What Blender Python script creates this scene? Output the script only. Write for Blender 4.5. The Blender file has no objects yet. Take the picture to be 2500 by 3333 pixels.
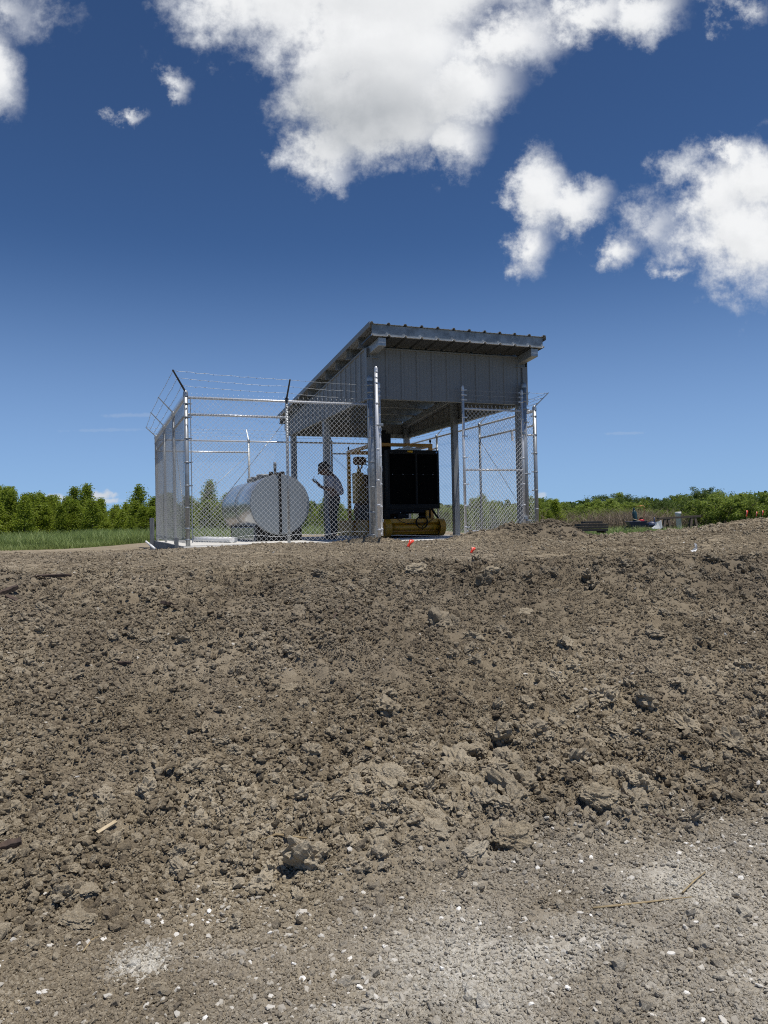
import bpy, bmesh, math, random
import numpy as np
from mathutils import Vector, Matrix, noise as mnoise
random.seed(7); RS = np.random.RandomState(11)
R = math.radians
C = bpy.context.scene.collection
# ------------------------------------------------------------------ helpers
F, PITCH, ROLL, H = 2474.8, 0.0142, 0.020, 0.312          # lens (px of a 2500x3333 frame) and eye height above the pad
AX, AY, TH = -3.198, 12.377, 0.365                         # near left corner of the fenced pad and its heading
LU, LV, HR = 6.59, 6.30, 2.44
cT, sT = math.cos(TH), math.sin(TH)
def W(u, v, z=0.0): return Vector((AX+u*cT-v*sT, AY+u*sT+v*cT, z))
fw = Vector((0, math.cos(PITCH), math.sin(PITCH))); up = Vector((0, -math.sin(PITCH), math.cos(PITCH))); rt = Vector((1, 0, 0))
CR = rt*math.cos(ROLL)-up*math.sin(ROLL); CU = rt*math.sin(ROLL)+up*math.cos(ROLL)
EYE = Vector((0, 0, H))
def ray(px, py): return (fw + CR*((px-1250)/F) + CU*((1666.5-py)/F))
def at(px, py, Y):
    d = ray(px, py); return EYE + d*(Y/d.y)

def tag(o, label=None, cat=None, group=None, kind=None):
    if label: o['label'] = label
    if cat: o['category'] = cat
    if group: o['group'] = group
    if kind: o['kind'] = kind
    return o
def empty(name, loc, rz=0.0, label=None, cat=None, group=None):
    o = bpy.data.objects.new(name, None); C.objects.link(o); o.location = loc; o.rotation_euler = (0, 0, rz)
    o.empty_display_size = .1
    return tag(o, label, cat, group)

class MB:
    def __init__(s): s.v = []; s.f = []; s.sm = []
    def add(s, vs, fs, smooth=False):
        b = len(s.v); s.v += [tuple(p) for p in vs]
        s.f += [tuple(i+b for i in f) for f in fs]; s.sm += [smooth]*len(fs); return s
    def box(s, x0, x1, y0, y1, z0, z1):
        return s.add([(x0,y0,z0),(x1,y0,z0),(x1,y1,z0),(x0,y1,z0),(x0,y0,z1),(x1,y0,z1),(x1,y1,z1),(x0,y1,z1)],
                     [(3,2,1,0),(4,5,6,7),(0,1,5,4),(1,2,6,5),(2,3,7,6),(3,0,4,7)])
    def tube(s, pts, r, n=8, caps=True, smooth=True):
        pts = [Vector(p) for p in pts]; rr = r if isinstance(r, (list, tuple)) else [r]*len(pts)
        vs = []; fs = []; ref = None
        for i, p in enumerate(pts):
            a = pts[max(i-1, 0)]; b = pts[min(i+1, len(pts)-1)]; t = (b-a)
            if t.length < 1e-9: t = Vector((0,0,1))
            t.normalize()
            if ref is None: ref = Vector((0,0,1)) if abs(t.z) < .9 else Vector((1,0,0))
            e1 = (ref - t*ref.dot(t)); e1.normalize(); e2 = t.cross(e1); ref = e1
            for k in range(n):
                an = 2*math.pi*(k+.5)/n; vs.append(p + (e1*math.cos(an)+e2*math.sin(an))*rr[i])
        for i in range(len(pts)-1):
            for k in range(n):
                k2 = (k+1) % n; fs.append((i*n+k, i*n+k2, (i+1)*n+k2, (i+1)*n+k))
        s.add(vs, fs, smooth)
        if caps:
            b = len(s.v)-len(vs)
            s.f += [tuple(b+k for k in reversed(range(n))), tuple(b+(len(pts)-1)*n+k for k in range(n))]; s.sm += [False, False]
        return s
    def lathe(s, prof, o=(0,0,0), axis='z', n=24, smooth=True):
        o = Vector(o); vs = []; fs = []
        for (r, h) in prof:
            for k in range(n):
                a = 2*math.pi*k/n; c, q = r*math.cos(a), r*math.sin(a)
                vs.append(o + (Vector((c,q,h)) if axis == 'z' else Vector((c,h,q)) if axis == 'y' else Vector((h,c,q))))
        for i in range(len(prof)-1):
            for k in range(n): fs.append((i*n+k, i*n+(k+1)%n, (i+1)*n+(k+1)%n, (i+1)*n+k))
        return s.add(vs, fs, smooth)
    def prism(s, poly, f, d):
        """poly: 2-D outline, f maps (a,b)->3-D point, d extrusion vector"""
        n = len(poly); d = Vector(d); a = [Vector(f(*p)) for p in poly]; b = [p+d for p in a]
        return s.add(a+b, [tuple(range(n-1,-1,-1)), tuple(range(n,2*n))]+[(i,(i+1)%n,n+(i+1)%n,n+i) for i in range(n)])
    def quad(s, a, b, c, d): return s.add([a,b,c,d], [(0,1,2,3)])
    def build(s, name, mat, parent=None, loc=None, off=None, bevel=0, recalc=True):
        me = bpy.data.meshes.new(name); vs = s.v
        if off is not None: vs = [(p[0]-off[0], p[1]-off[1], p[2]-off[2]) for p in vs]
        me.from_pydata(vs, [], s.f); me.polygons.foreach_set('use_smooth', s.sm)
        if recalc:
            bm = bmesh.new(); bm.from_mesh(me); bmesh.ops.recalc_face_normals(bm, faces=bm.faces); bm.to_mesh(me); bm.free()
        me.materials.append(mat); o = bpy.data.objects.new(name, me); C.objects.link(o)
        if parent: o.parent = parent
        if loc is not None: o.location = loc
        if bevel:
            m = o.modifiers.new('edge', 'BEVEL'); m.width = bevel; m.segments = 2; m.limit_method = 'ANGLE'
        return o
def npmesh(name, verts, faces, mat, smooth=False, attrs=None):
    """fast mesh from arrays; faces (n,k)"""
    me = bpy.data.meshes.new(name); n, k = faces.shape
    me.vertices.add(len(verts)); me.vertices.foreach_set('co', np.ascontiguousarray(verts, np.float32).ravel())
    me.loops.add(n*k); me.loops.foreach_set('vertex_index', np.ascontiguousarray(faces, np.int32).ravel())
    me.polygons.add(n); me.polygons.foreach_set('loop_start', np.arange(0, n*k, k, dtype=np.int32))
    me.polygons.foreach_set('use_smooth', np.full(n, smooth))
    for a, (dom, vals) in (attrs or {}).items():
        at_ = me.attributes.new(a, 'FLOAT', dom); at_.data.foreach_set('value', np.ascontiguousarray(vals, np.float32))
    me.update(calc_edges=True); me.materials.append(mat)
    return me
def link(name, me, parent=None, loc=(0,0,0)):
    o = bpy.data.objects.new(name, me); C.objects.link(o); o.location = loc
    if parent: o.parent = parent
    return o

# ------------------------------------------------------------------ materials
class NT:
    def __init__(s, nt): s.nt = nt
    def n(s, t, **kw):
        nd = s.nt.nodes.new(t)
        for k, v in kw.items():
            if k == 'inp':
                for a, b in v.items():
                    if hasattr(b, 'is_output') or isinstance(b, bpy.types.NodeSocket): s.nt.links.new(b, nd.inputs[a])
                    else: nd.inputs[a].default_value = b
            else: setattr(nd, k, v)
        return nd
    def math(s, op, a, b=0.0, c=None, clamp=False):
        i = {0: a, 1: b}
        if c is not None: i[2] = c
        return s.n('ShaderNodeMath', operation=op, use_clamp=clamp, inp=i).outputs[0]
    def noise(s, vec, scale, detail=4, rough=.55, **kw):
        return s.n('ShaderNodeTexNoise', inp={'Vector': vec, 'Scale': scale, 'Detail': detail, 'Roughness': rough, **kw}).outputs[0]
    def ramp(s, fac, stops):
        r = s.n('ShaderNodeValToRGB', inp={0: fac}); e = r.color_ramp.elements
        while len(e) < len(stops): e.new(.5)
        for el, (p, c) in zip(e, stops): el.position = p; el.color = (*c, 1) if len(c) == 3 else c
        return r.outputs[0]
    def mix(s, fac, a, b):
        m = s.n('ShaderNodeMix', data_type='RGBA'); 
        for i, v in ((0, fac), (6, a), (7, b)):
            if isinstance(v, bpy.types.NodeSocket): s.nt.links.new(v, m.inputs[i])
            else: m.inputs[i].default_value = v if i == 0 or len(v) == 4 else (*v, 1)
        return m.outputs[2]
def newmat(name):
    m = bpy.data.materials.new(name); m.use_nodes = True; m.node_tree.nodes.clear(); t = NT(m.node_tree)
    out = t.n('ShaderNodeOutputMaterial'); b = t.n('ShaderNodeBsdfPrincipled'); m.node_tree.links.new(b.outputs[0], out.inputs[0])
    co = t.n('ShaderNodeTexCoord').outputs['Object']
    return m, t, b, co
def L(t, a, b): t.nt.links.new(a, b)
def surf(name, c1, c2=None, rough=.5, metal=0.0, scale=6, bump=0.0, bscale=60, contrast=(.35,.65), spec=None, rvar=.1, coat=0):
    m, t, b, co = newmat(name); c2 = c2 or tuple(x*.85 for x in c1)
    f = t.noise(co, scale, 5, .6)
    L(t, t.ramp(f, [(contrast[0], c1), (contrast[1], c2)]), b.inputs['Base Color'])
    L(t, t.math('MULTIPLY_ADD', f, rvar*2, rough-rvar), b.inputs['Roughness']); b.inputs['Metallic'].default_value = metal
    if spec is not None: b.inputs['Specular IOR Level'].default_value = spec
    if coat: b.inputs['Coat Weight'].default_value = coat; b.inputs['Coat Roughness'].default_value = .12
    if bump:
        bp = t.n('ShaderNodeBump', inp={'Height': t.noise(co, bscale, 4), 'Strength': bump, 'Distance': .01}); L(t, bp.outputs[0], b.inputs['Normal'])
    return m
M = {}
M['galv'] = surf('galvanised_steel', (.42,.44,.455), (.29,.31,.32), .42, .5, 14, contrast=(.3,.7))
M['galv_beam'] = surf('galvanised_beam', (.31,.335,.35), (.19,.21,.225), .5, .4, 7, contrast=(.38,.62))
M['wire'] = surf('galvanised_wire', (.76,.77,.77), (.66,.67,.68), .4, .2, 4)
M['rail'] = surf('sunlit_tone_galvanised', (.74,.75,.76), (.62,.63,.64), .38, .3, 8)  # lighter than galv: sunlight put into the colour of rails and stiles
M['barb'] = surf('barbed_wire_steel', (.40,.42,.44), (.28,.30,.32), .45, .6, 8)
M['panel'] = surf('grey_painted_sheet', (.215,.218,.215), (.198,.201,.199), .5, 0.0, 1.5, spec=.5)
M['sheet'] = surf('galvalume_sheet', (.46,.47,.47), (.38,.39,.39), .42, .5, 3)
M['sheet_shade'] = surf('shade_toned_sheet', (.075,.078,.08), (.06,.062,.064), .5, .3, 3)  # sheet metal darkened in its colour for the shaded soffit underside
M['column'] = surf('grey_column_steel', (.29,.305,.315), (.23,.245,.255), .5, .15, 6)
M['dark'] = surf('dark_arm_steel', (.06,.062,.065), (.04,.04,.042), .45, .3)
M['tank'] = surf('grey_tank_paint', (.205,.228,.245), (.195,.215,.232), .2, .1, 1.2, coat=.35, rvar=.03)
M['black'] = surf('black_paint', (.010,.010,.010), (.014,.014,.014), .6, 0, 5, spec=.15)
M['blackfin'] = surf('black_fins', (.004,.004,.004), (.006,.006,.006), .7, 0, 40, spec=.1)
M['rubber'] = surf('black_rubber', (.015,.015,.016), None, .75)
M['yellow'] = surf('yellow_machine_paint', (.56,.26,.012), (.46,.21,.01), .45, 0, 3, coat=.2)
M['letter'] = surf('yellow_letters', (.75,.45,.03), None, .5)
M['iron'] = surf('rusty_cast_iron', (.22,.115,.045), (.12,.07,.04), .7, .3, 12, bump=.3)
M['bronze'] = surf('tan_engine_block', (.60,.38,.09), (.42,.26,.07), .5, .3, 9)
M['silver'] = surf('bright_bolt_steel', (.7,.7,.7), None, .3, .8)
M['white'] = surf('white_plastic', (.80,.80,.78), (.74,.74,.72), .4, 0, 3)
M['paper'] = surf('white_paper', (.85,.85,.85), (.8,.8,.82), .7)
M['bluelabel'] = surf('blue_label_print', (.12,.30,.65), None, .5)
M['orange'] = surf('orange_flag_plastic', (.95,.075,.03), (.85,.05,.02), .5, 0, 30)
M['redflag'] = surf('red_flag_plastic', (.85,.03,.04), (.75,.02,.03), .5, 0, 30)
M['conc'] = surf('light_concrete', (.66,.64,.59), (.55,.53,.485), .85, 0, 2.2, bump=.15, bscale=90, contrast=(.3,.72))
M['board'] = surf('grey_form_board', (.21,.22,.225), (.15,.158,.165), .8, 0, 7)
M['wood'] = surf('pale_split_wood', (.58,.47,.31), (.42,.33,.2), .8, 0, 30, bump=.3)
M['darkwood'] = surf('dark_rotten_wood', (.10,.065,.045), (.05,.035,.028), .85, 0, 25, bump=.6)
M['straw'] = surf('dry_reed_straw', (.40,.31,.17), (.26,.19,.10), .7, 0, 14)
M['greywood'] = surf('weathered_timber', (.15,.115,.085), (.09,.07,.055), .85, 0, 12, bump=.4)
M['blacktimber'] = surf('tarred_timber', (.018,.017,.016), (.035,.032,.03), .7, 0, 9, bump=.3)
M['bluetub'] = surf('navy_barrow_tray', (.035,.05,.11), (.025,.035,.08), .45, 0, 8)
M['cylgreen'] = surf('dark_green_cylinder_paint', (.018,.055,.065), (.015,.045,.055), .35, 0, 6)
M['red'] = surf('red_can_paint', (.45,.02,.03), (.35,.018,.025), .4, 0, 6)
M['copper'] = surf('copper_tube', (.6,.25,.12), None, .4, .5)
M['skin'] = surf('skin', (.115,.06,.04), (.095,.048,.033), .5, 0, 20)
M['shirt'] = surf('grey_work_shirt', (.27,.275,.32), (.21,.215,.26), .85, 0, 12, bump=.5, bscale=25)
M['pants'] = surf('dark_work_trousers', (.014,.014,.018), (.022,.022,.026), .85, 0, 12, bump=.4, bscale=25)
M['hat'] = surf('dark_cloth_hat', (.02,.018,.017), None, .85)
M['boot'] = surf('dark_boot_leather', (.03,.022,.017), None, .6)
M['phone'] = surf('black_phone_case', (.01,.01,.011), None, .3)
M['bark'] = surf('grey_brown_bark', (.16,.13,.10), (.09,.07,.055), .9, 0, 8, bump=.6, bscale=20)

def leafmat(name, a, b, tr=.25):
    m, t, bs, co = newmat(name)
    at_ = t.n('ShaderNodeAttribute', attribute_name='tint').outputs['Fac']
    oi = t.n('ShaderNodeObjectInfo').outputs['Random']
    f = t.math('ADD', t.math('MULTIPLY', at_, .65), t.math('MULTIPLY', oi, .4), clamp=True)
    col = t.mix(f, a, b); L(t, col, bs.inputs['Base Color']); bs.inputs['Roughness'].default_value = .5
    bs.inputs['Specular IOR Level'].default_value = .3
    tl = t.n('ShaderNodeBsdfTranslucent'); L(t, t.mix(f, tuple(x*1.3 for x in a), tuple(x*1.3 for x in b)), tl.inputs[0])
    mx = t.n('ShaderNodeMixShader', inp={0: tr}); L(t, bs.outputs[0], mx.inputs[1]); L(t, tl.outputs[0], mx.inputs[2])
    L(t, mx.outputs[0], t.nt.nodes['Material Output'].inputs[0]); return m
M['leaf'] = leafmat('sapling_leaves', (.13,.18,.018), (.33,.40,.05), .5)
M['leafb'] = leafmat('bush_leaves', (.13,.18,.032), (.29,.36,.07), .5)
M['leafd'] = leafmat('far_dark_leaves', (.06,.10,.022), (.13,.185,.04), .35)
M['grass'] = leafmat('tall_green_grass', (.13,.20,.04), (.33,.40,.15), .35)
M['weed'] = leafmat('dry_weeds', (.17,.13,.09), (.34,.27,.19), .2)

def dirtmat(name, clod=False):
    m, t, b, co = newmat(name)
    geo = t.n('ShaderNodeNewGeometry').outputs['Position']
    big = t.noise(geo, .9, 5, .6); mid = t.noise(geo, 9, 5, .6); fine = t.noise(geo, 120, 6, .7)
    f = t.math('ADD', t.math('MULTIPLY', big, .55), t.math('ADD', t.math('MULTIPLY', mid, .3), t.math('MULTIPLY_ADD', fine, .7, -.175)))
    if clod:
        f = t.math('ADD', f, t.math('MULTIPLY_ADD', t.n('ShaderNodeAttribute', attribute_name='rnd').outputs['Fac'], .3, -.15))
    col = t.ramp(f, [(.34, (.132,.103,.070)), (.60, (.272,.222,.150)), (.88, (.52,.447,.328))])
    at_ = lambda nm: t.n('ShaderNodeAttribute', attribute_name=nm, attribute_type='INSTANCER' if clod else 'GEOMETRY').outputs['Fac']
    wet = at_('moist')
    if True:
        wh = at_('chalk'); tn = at_('dry')
        col = t.mix(t.math('MULTIPLY', wet, .62, clamp=True), col, (.120,.098,.072))
        col = t.mix(t.math('MULTIPLY', tn, t.math('ADD', mid, .25), clamp=True), col, (.37,.315,.24))
        sp = t.noise(geo, 55, 5, .75); wf = t.math('MULTIPLY', wh, t.ramp(sp, [(.30,(.25,.25,.25)), (.60,(1,1,1))]), clamp=True)
        col = t.mix(wf, col, (.78,.745,.655))
    L(t, col, b.inputs['Base Color']); b.inputs['Roughness'].default_value = 1; b.inputs['Specular IOR Level'].default_value = .15
    h = t.math('ADD', t.math('MULTIPLY', t.noise(geo, 60, 6, .65), .6), t.math('MULTIPLY', t.noise(geo, 220, 5, .65), .4))
    bp = t.n('ShaderNodeBump', inp={'Height': h, 'Strength': 1.0, 'Distance': .02}); L(t, bp.outputs[0], b.inputs['Normal'])
    return m
M['dirt'] = dirtmat('clay_dirt'); M['clod'] = dirtmat('clay_clod', True)
m_, t_, b_, c_ = newmat('pale_shell_rock'); L(t_, t_.ramp(t_.n('ShaderNodeObjectInfo').outputs['Random'], [(0, (.30,.27,.22)), (.6, (.45,.415,.35)), (.9, (.60,.57,.51)), (1, (.88,.86,.80))]), b_.inputs['Base Color']); b_.inputs['Roughness'].default_value = .9; M['shell'] = m_
M['field'] = surf('field_soil_green', (.07,.09,.03), (.11,.10,.05), .95, 0, .5)

# ------------------------------------------------------------------ terrain
NTAB = np.random.RandomState(3).rand(256, 256)
def vnoise(x, y):
    xi = np.floor(x).astype(int); yi = np.floor(y).astype(int); fx = x-xi; fy = y-yi
    fx = fx*fx*fx*(fx*(fx*6-15)+10); fy = fy*fy*fy*(fy*(fy*6-15)+10)
    g = lambda a, b: NTAB[a & 255, b & 255]
    return (g(xi,yi)*(1-fx)+g(xi+1,yi)*fx)*(1-fy)+(g(xi,yi+1)*(1-fx)+g(xi+1,yi+1)*fx)*fy*1.0
def fb(x, y, s, o=4, r=.5, seed=0):
    t = 0; a = 1; n = 0
    for k in range(o):
        t = t+a*(vnoise(x*s*2**k+seed*17.3+k*5.1, y*s*2**k+seed*9.7+k*3.3)-.5); n += a; a *= r
    return t/n*2
def sst(a, b, x):
    t = np.clip((x-a)/(b-a), 0, 1); return t*t*(3-2*t)
def gauss(x, y, cx, cy, sx, sy): return np.exp(-((x-cx)/sx)**2-((y-cy)/sy)**2)
PXR = np.array([-30, 1.2, 2.6, 3.5, 4.3, 5.0, 5.5, 6.2, 7.1, 9, 14, 40.]); PZR = np.array([0, 0, .02, .0, .0, .05, .08, .13, .27, .30, .28, .28])
def base_z(x, y):
    foot = 3.35+np.clip(.30*x, -1.2, 1.2)+.25*fb(x, y, .6, 2, .5, 4); lip = 8.3+.05*x+.35*fb(x, y, .4, 3, .5, 5)
    t = np.clip((y-foot)/(lip-foot), -.3, 1.3)
    ts = sst(0, 1, t)*.45+np.clip(t, 0, 1)*.55
    z = -1.29+1.10*ts
    z = z+.15*sst(lip-.3, lip+3.6, y)
    # right-hand ridge behind which the ground drops to the field
    z = z+np.interp(x, PXR, PZR)*sst(10.5, 13.8, y)
    z = z+.21*gauss(x, y, 2.45, 13.75, .72, .42)+.21*gauss(x, y, 3.16, 13.75, .36, .5)+.12*gauss(x, y, 1.75, 13.3, .55, .4)
    z = z+.10*gauss(x, y, -.25, 12.95, .5, .25)+.05*gauss(x, y, -1.6, 12.15, .9, .3)
    # fall to the field: right of the pad beyond the ridge, left more gently
    cu = (x-AX)*cT+(y-AY)*sT; cv = -(x-AX)*sT+(y-AY)*cT
    z = z-(.36+np.interp(x, PXR, PZR))*sst(14.6, 18.5, y)*sst(2.9, 4.0, x-.1*(y-14))
    z = z-.10*sst(-3.1, -4.6, x)*sst(9.5, 13, y) -.24*sst(13.5, 25, y)*sst(2, -3, cu)
    inside = sst(-.05, .25, cv)*sst(-.2, .05, cu)*sst(LU+.35, LU+.1, cu)*(cv < 8)
    z = z*(1-inside)-.2*inside
    z = z-.3*sst(19, 24, y)*sst(2, 4, x)
    z = z - .10*sst(26.2, 27.5, y)*sst(3, 1, x) - .3*sst(27.5, 31, y)
    return z
def rough_mask(x, y):
    lip = 8.3+.05*x; foot = 3.35+np.clip(.30*x, -1.2, 1.2)
    m = .28+.42*sst(foot-.1, foot+.4, y)*sst(lip+1.0, lip, y)
    m = m+.55*gauss(x*0, y, 0, lip-.25, 1, .8)*(.55+.45*sst(-2, 2, x))+.5*sst(foot, foot+.3, y)*sst(foot+2.0, foot+.9, y)
    m = m*(.75+.5*sst(-.25, .35, fb(x, y, .55, 3, .5, 8)))
    m = m+.7*gauss(x, y, 2.75, 13.7, 1.2, .6)
    return m
def ground_z(x, y):
    x = np.asarray(x, float); y = np.asarray(y, float); m = rough_mask(x, y)
    wx = x+.06*fb(x, y, 3, 2, .5, 1); wy = y+.06*fb(x, y, 3, 2, .5, 2)
    d = .055*fb(x, y, .8, 2, .5, 3)+.050*fb(wx, wy, 2.6, 3, .55, 6)
    rd = 1-np.abs(fb(wx, wy, 5.5, 3, .55, 7))*2.2
    d = d+.018*rd+.017*fb(x, y, 13, 3, .6, 9)+.010*fb(x, y, 34, 3, .65, 10)
    pit = np.clip(fb(wx, wy, 4.2, 3, .6, 12)-.28, 0, 1); d = d-.10*pit
    fur = np.sin((x*.86+y*.50)*6.283/.23+2.2*fb(x, y, 1.4, 2, .5, 61)); d = d+.042*fur*gauss(x, y, -.55, 5.5, 1.5, 1.3)*(.6+fb(x, y, 1.1, 2, .5, 62))
    return base_z(x, y)+d*m*sst(40, 20, y)
def gz(x, y): return float(ground_z(np.array([x]), np.array([y]))[0])
def ground_hit(px, py):
    d = ray(px, py); ys = np.concatenate([np.linspace(1.5, 12, 1500), np.linspace(12, 40, 1500)])
    p = H+d.z/d.y*ys-ground_z(d.x/d.y*ys, ys); i = np.argmax(p < 0)
    if p[i] >= 0: i = len(ys)-1
    y = ys[i]; x = d.x/d.y*y; return Vector((x, y, gz(x, y)))
ny, nx = 1000, 760
yy = np.concatenate([-np.geomspace(6, .02, 60)+0.9, np.geomspace(.95, 34, ny)])
tt = np.linspace(-1, 1, nx); tt = np.sign(tt)*np.abs(tt)**1.15
Yg = np.repeat(yy[:,None], nx, 1); half = np.maximum(2.2+.72*np.abs(Yg), 3.5); Xg = tt[None,:]*half + np.where(Yg > 0, .05, 0)
Zg = ground_z(Xg, Yg)
ii = np.arange(len(yy)*nx).reshape(len(yy), nx); fc = np.stack([ii[:-1,:-1], ii[:-1,1:], ii[1:,1:], ii[1:,:-1]], -1).reshape(-1, 4)
xf, yf = Xg.ravel(), Yg.ravel()
def soil(x, y):
    """white powder, dry tan crust and damp dark soil over the ground"""
    foot = 3.35+np.clip(.30*x, -1.2, 1.2); lip = 8.3+.05*x; c = np.zeros_like(x)
    for (px, py, sx, sy, amp) in ((455,3130,.085,.075,3.0), (420,3170,.06,.03,2.2), (1550,3190,.40,.13,.95), (1850,3080,.35,.10,.6), (1290,3300,.3,.08,.75), (1750,3120,.25,.1,.55), (1900,3010,.4,.08,.35), (2350,2960,.3,.1,.6), (760,3110,.18,.05,.6), (2200,3100,.3,.15,.45), (2450,3200,.2,.1,.55), (1500,2960,.4,.06,.4)):
        d = ray(px, py); k = (-1.29-H)/d.z; c = c+amp*gauss(x, y, d.x*k, d.y*k, sx, sy)
    c = np.clip(c*(.75+.9*fb(x, y, 7, 4, .6, 21)), 0, 1)
    c = np.maximum(c, .60*sst(foot+.6, foot-.5, y)*(.75+fb(x, y, 2, 3, .5, 22))*(.12+.88*sst(-1.0, .5, x)))
    dr = np.clip(sst(lip+.1, lip+1.2, y)*sst(20, 12.5, y)*(.55+.8*fb(x, y, .8, 4, .6, 23))*sst(2.8, .5, x), 0, .9)*.6+.25*sst(14, 22, y)*sst(0, -3, x)
    dr = np.maximum(dr, .5*np.clip(.1+1.2*fb(x, y, .7, 3, .55, 24), 0, 1)*sst(foot, foot+1, y))
    dr = np.maximum(dr, .45*sst(foot+.3, foot-.4, y)*np.clip(.4+fb(x, y, 3, 3, .6, 25), 0, 1))
    mo = np.clip(gauss(x*0, y, 0, lip-.6, 1, 1.3)*(.5+.5*sst(-3, 2, x))+.5*fb(x, y, .5, 3, .5, 26), 0, 1)+1.3*gauss(x, y, 2.7, 13.7, 1.2, .6)
    return c, np.clip(dr, 0, 1), np.clip(mo, 0, 1)
chalk, dry, moist = soil(xf, yf)
gm = npmesh('ground', np.stack([xf, yf, Zg.ravel()], 1), fc, M['dirt'], True, {'chalk': ('POINT', chalk), 'dry': ('POINT', dry), 'moist': ('POINT', moist)})
tag(link('ground', gm), 'bare clay embankment rising to the fenced pad', kind='structure')
fld = MB(); S = 3000
fld.quad((-S,-S,-1.75), (S,-S,-1.75), (S,5,-1.75), (-S,5,-1.75)); fld.quad((-S,5,-1.75), (S,5,-1.75), (S,27,-.44), (-S,27,-.44)); fld.quad((-S,27,-.44), (S,27,-.44), (S,S,-.44), (-S,S,-.44))
tag(fld.build('field', M['field']), 'flat green field reaching the horizon', kind='structure')

# ------------------------------------------------------------------ clods, gravel (uncountable)
def ico(sub):
    bm = bmesh.new(); bmesh.ops.create_icosphere(bm, subdivisions=sub, radius=1)
    v = np.array([p.co[:] for p in bm.verts]); f = np.array([[q.index for q in p.verts] for p in bm.faces]); bm.free(); return v, f
def clod_geo(seed, sub, planes=11, rough=.16, flat=(1,.85,.65)):
    rs = np.random.RandomState(seed); v, f = ico(sub); n = rs.normal(size=(planes, 3)); n /= np.linalg.norm(n, axis=1)[:,None]
    d = rs.uniform(.62, 1.0, planes); dt = v@n.T; r = np.where(dt > .05, d[None,:]/np.maximum(dt, .05), 9).min(1); r = np.minimum(r, 1.25)
    w = np.array([mnoise.fractal(Vector(p)*2.1+Vector((seed*7.1, 0, 0)), .62, 2.2, 7) for p in v])
    r = r*(1+rough*w); v = v*r[:,None]*np.array(flat)
    return v, f
def clod_mesh(name, seed, sub, mat, planes=11, rough=.16, flat=(1,.85,.65), smooth=False):
    v, f = clod_geo(seed, sub, planes, rough, flat); return npmesh(name, v, f, mat, smooth, {'rnd': ('FACE', np.full(len(f), .95))})
def cluster_mesh(name, seed, n, sub, rad, s0, s1, pw, mat, planes, rough, flat):
    """a handful of loose clods lying within a small patch"""
    rs = np.random.RandomState(seed); V = []; FF = []; A = []; b = 0; base = [clod_geo(seed*31+k, sub, planes, rough, flat) for k in range(5)]
    for i in range(n):
        v, f = base[i % 5]; s_ = s0+(s1-s0)*rs.rand()**pw; q = Matrix.Rotation(rs.uniform(0, 6.28), 3, 'Z') @ Matrix.Rotation(rs.normal(0, .5), 3, 'X') @ Matrix.Rotation(rs.normal(0, .5), 3, 'Y')
        w = (v*s_*rs.uniform(.75, 1.3, 3))@np.array(q).T; r_ = rad*math.sqrt(rs.rand()); a = rs.uniform(0, 6.28); V.append(w+np.array([r_*math.cos(a), r_*math.sin(a), s_*.22])); FF.append(f+b); b += len(v); A.append(np.full(len(f), rs.rand()))
    return npmesh(name, np.concatenate(V), np.concatenate(FF), mat, False, {'rnd': ('FACE', np.concatenate(A))})
scat = bpy.data.collections.new('clod_shapes')
def proto(me):
    o = bpy.data.objects.new(me.name, me); scat_cur.objects.link(o)
def scatter(name, label, pts, scl, rot, idx, coll):
    me = bpy.data.meshes.new(name); me.vertices.add(len(pts)); me.vertices.foreach_set('co', np.ascontiguousarray(pts, np.float32).ravel())
    for nm, ty, val in (('scl', 'FLOAT_VECTOR', scl), ('rot', 'FLOAT_VECTOR', rot)):
        a = me.attributes.new(nm, ty, 'POINT'); a.data.foreach_set('vector', np.ascontiguousarray(val, np.float32).ravel())
    for nm, val in zip(('chalk', 'dry', 'moist'), soil(pts[:,0], pts[:,1])):
        a = me.attributes.new(nm, 'FLOAT', 'POINT'); a.data.foreach_set('value', np.ascontiguousarray(val, np.float32))
    a = me.attributes.new('idx', 'INT', 'POINT'); a.data.foreach_set('value', np.ascontiguousarray(idx, np.int32))
    o = link(name, me); ng = bpy.data.node_groups.new(name, 'GeometryNodeTree')
    ng.interface.new_socket('Geometry', in_out='INPUT', socket_type='NodeSocketGeometry'); ng.interface.new_socket('Geometry', in_out='OUTPUT', socket_type='NodeSocketGeometry')
    N = ng.nodes; gi = N.new('NodeGroupInput'); go = N.new('NodeGroupOutput'); ip = N.new('GeometryNodeInstanceOnPoints'); ci = N.new('GeometryNodeCollectionInfo')
    ci.inputs['Collection'].default_value = coll; ci.inputs['Separate Children'].default_value = True; ci.inputs['Reset Children'].default_value = True
    ip.inputs['Pick Instance'].default_value = True
    def na(nm, ty):
        n = N.new('GeometryNodeInputNamedAttribute'); n.data_type = ty; n.inputs[0].default_value = nm; return n.outputs['Attribute']
    er = N.new('FunctionNodeEulerToRotation'); lk = ng.links.new
    lk(gi.outputs[0], ip.inputs['Points']); lk(ci.outputs[0], ip.inputs['Instance']); lk(na('idx', 'INT'), ip.inputs['Instance Index'])
    lk(na('rot', 'FLOAT_VECTOR'), er.inputs[0]); lk(er.outputs[0], ip.inputs['Rotation']); lk(na('scl', 'FLOAT_VECTOR'), ip.inputs['Scale']); lk(ip.outputs[0], go.inputs[0])
    md = o.modifiers.new('scatter', 'NODES'); md.node_group = ng
    return tag(o, label, kind='stuff')
cl_s = bpy.data.collections.new('small_clod_shapes'); cl_m = bpy.data.collections.new('clod_shapes_mid'); cl_w = bpy.data.collections.new('shell_shapes')
cl_c = bpy.data.collections.new('crumb_shapes')
scat_cur = cl_c
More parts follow.
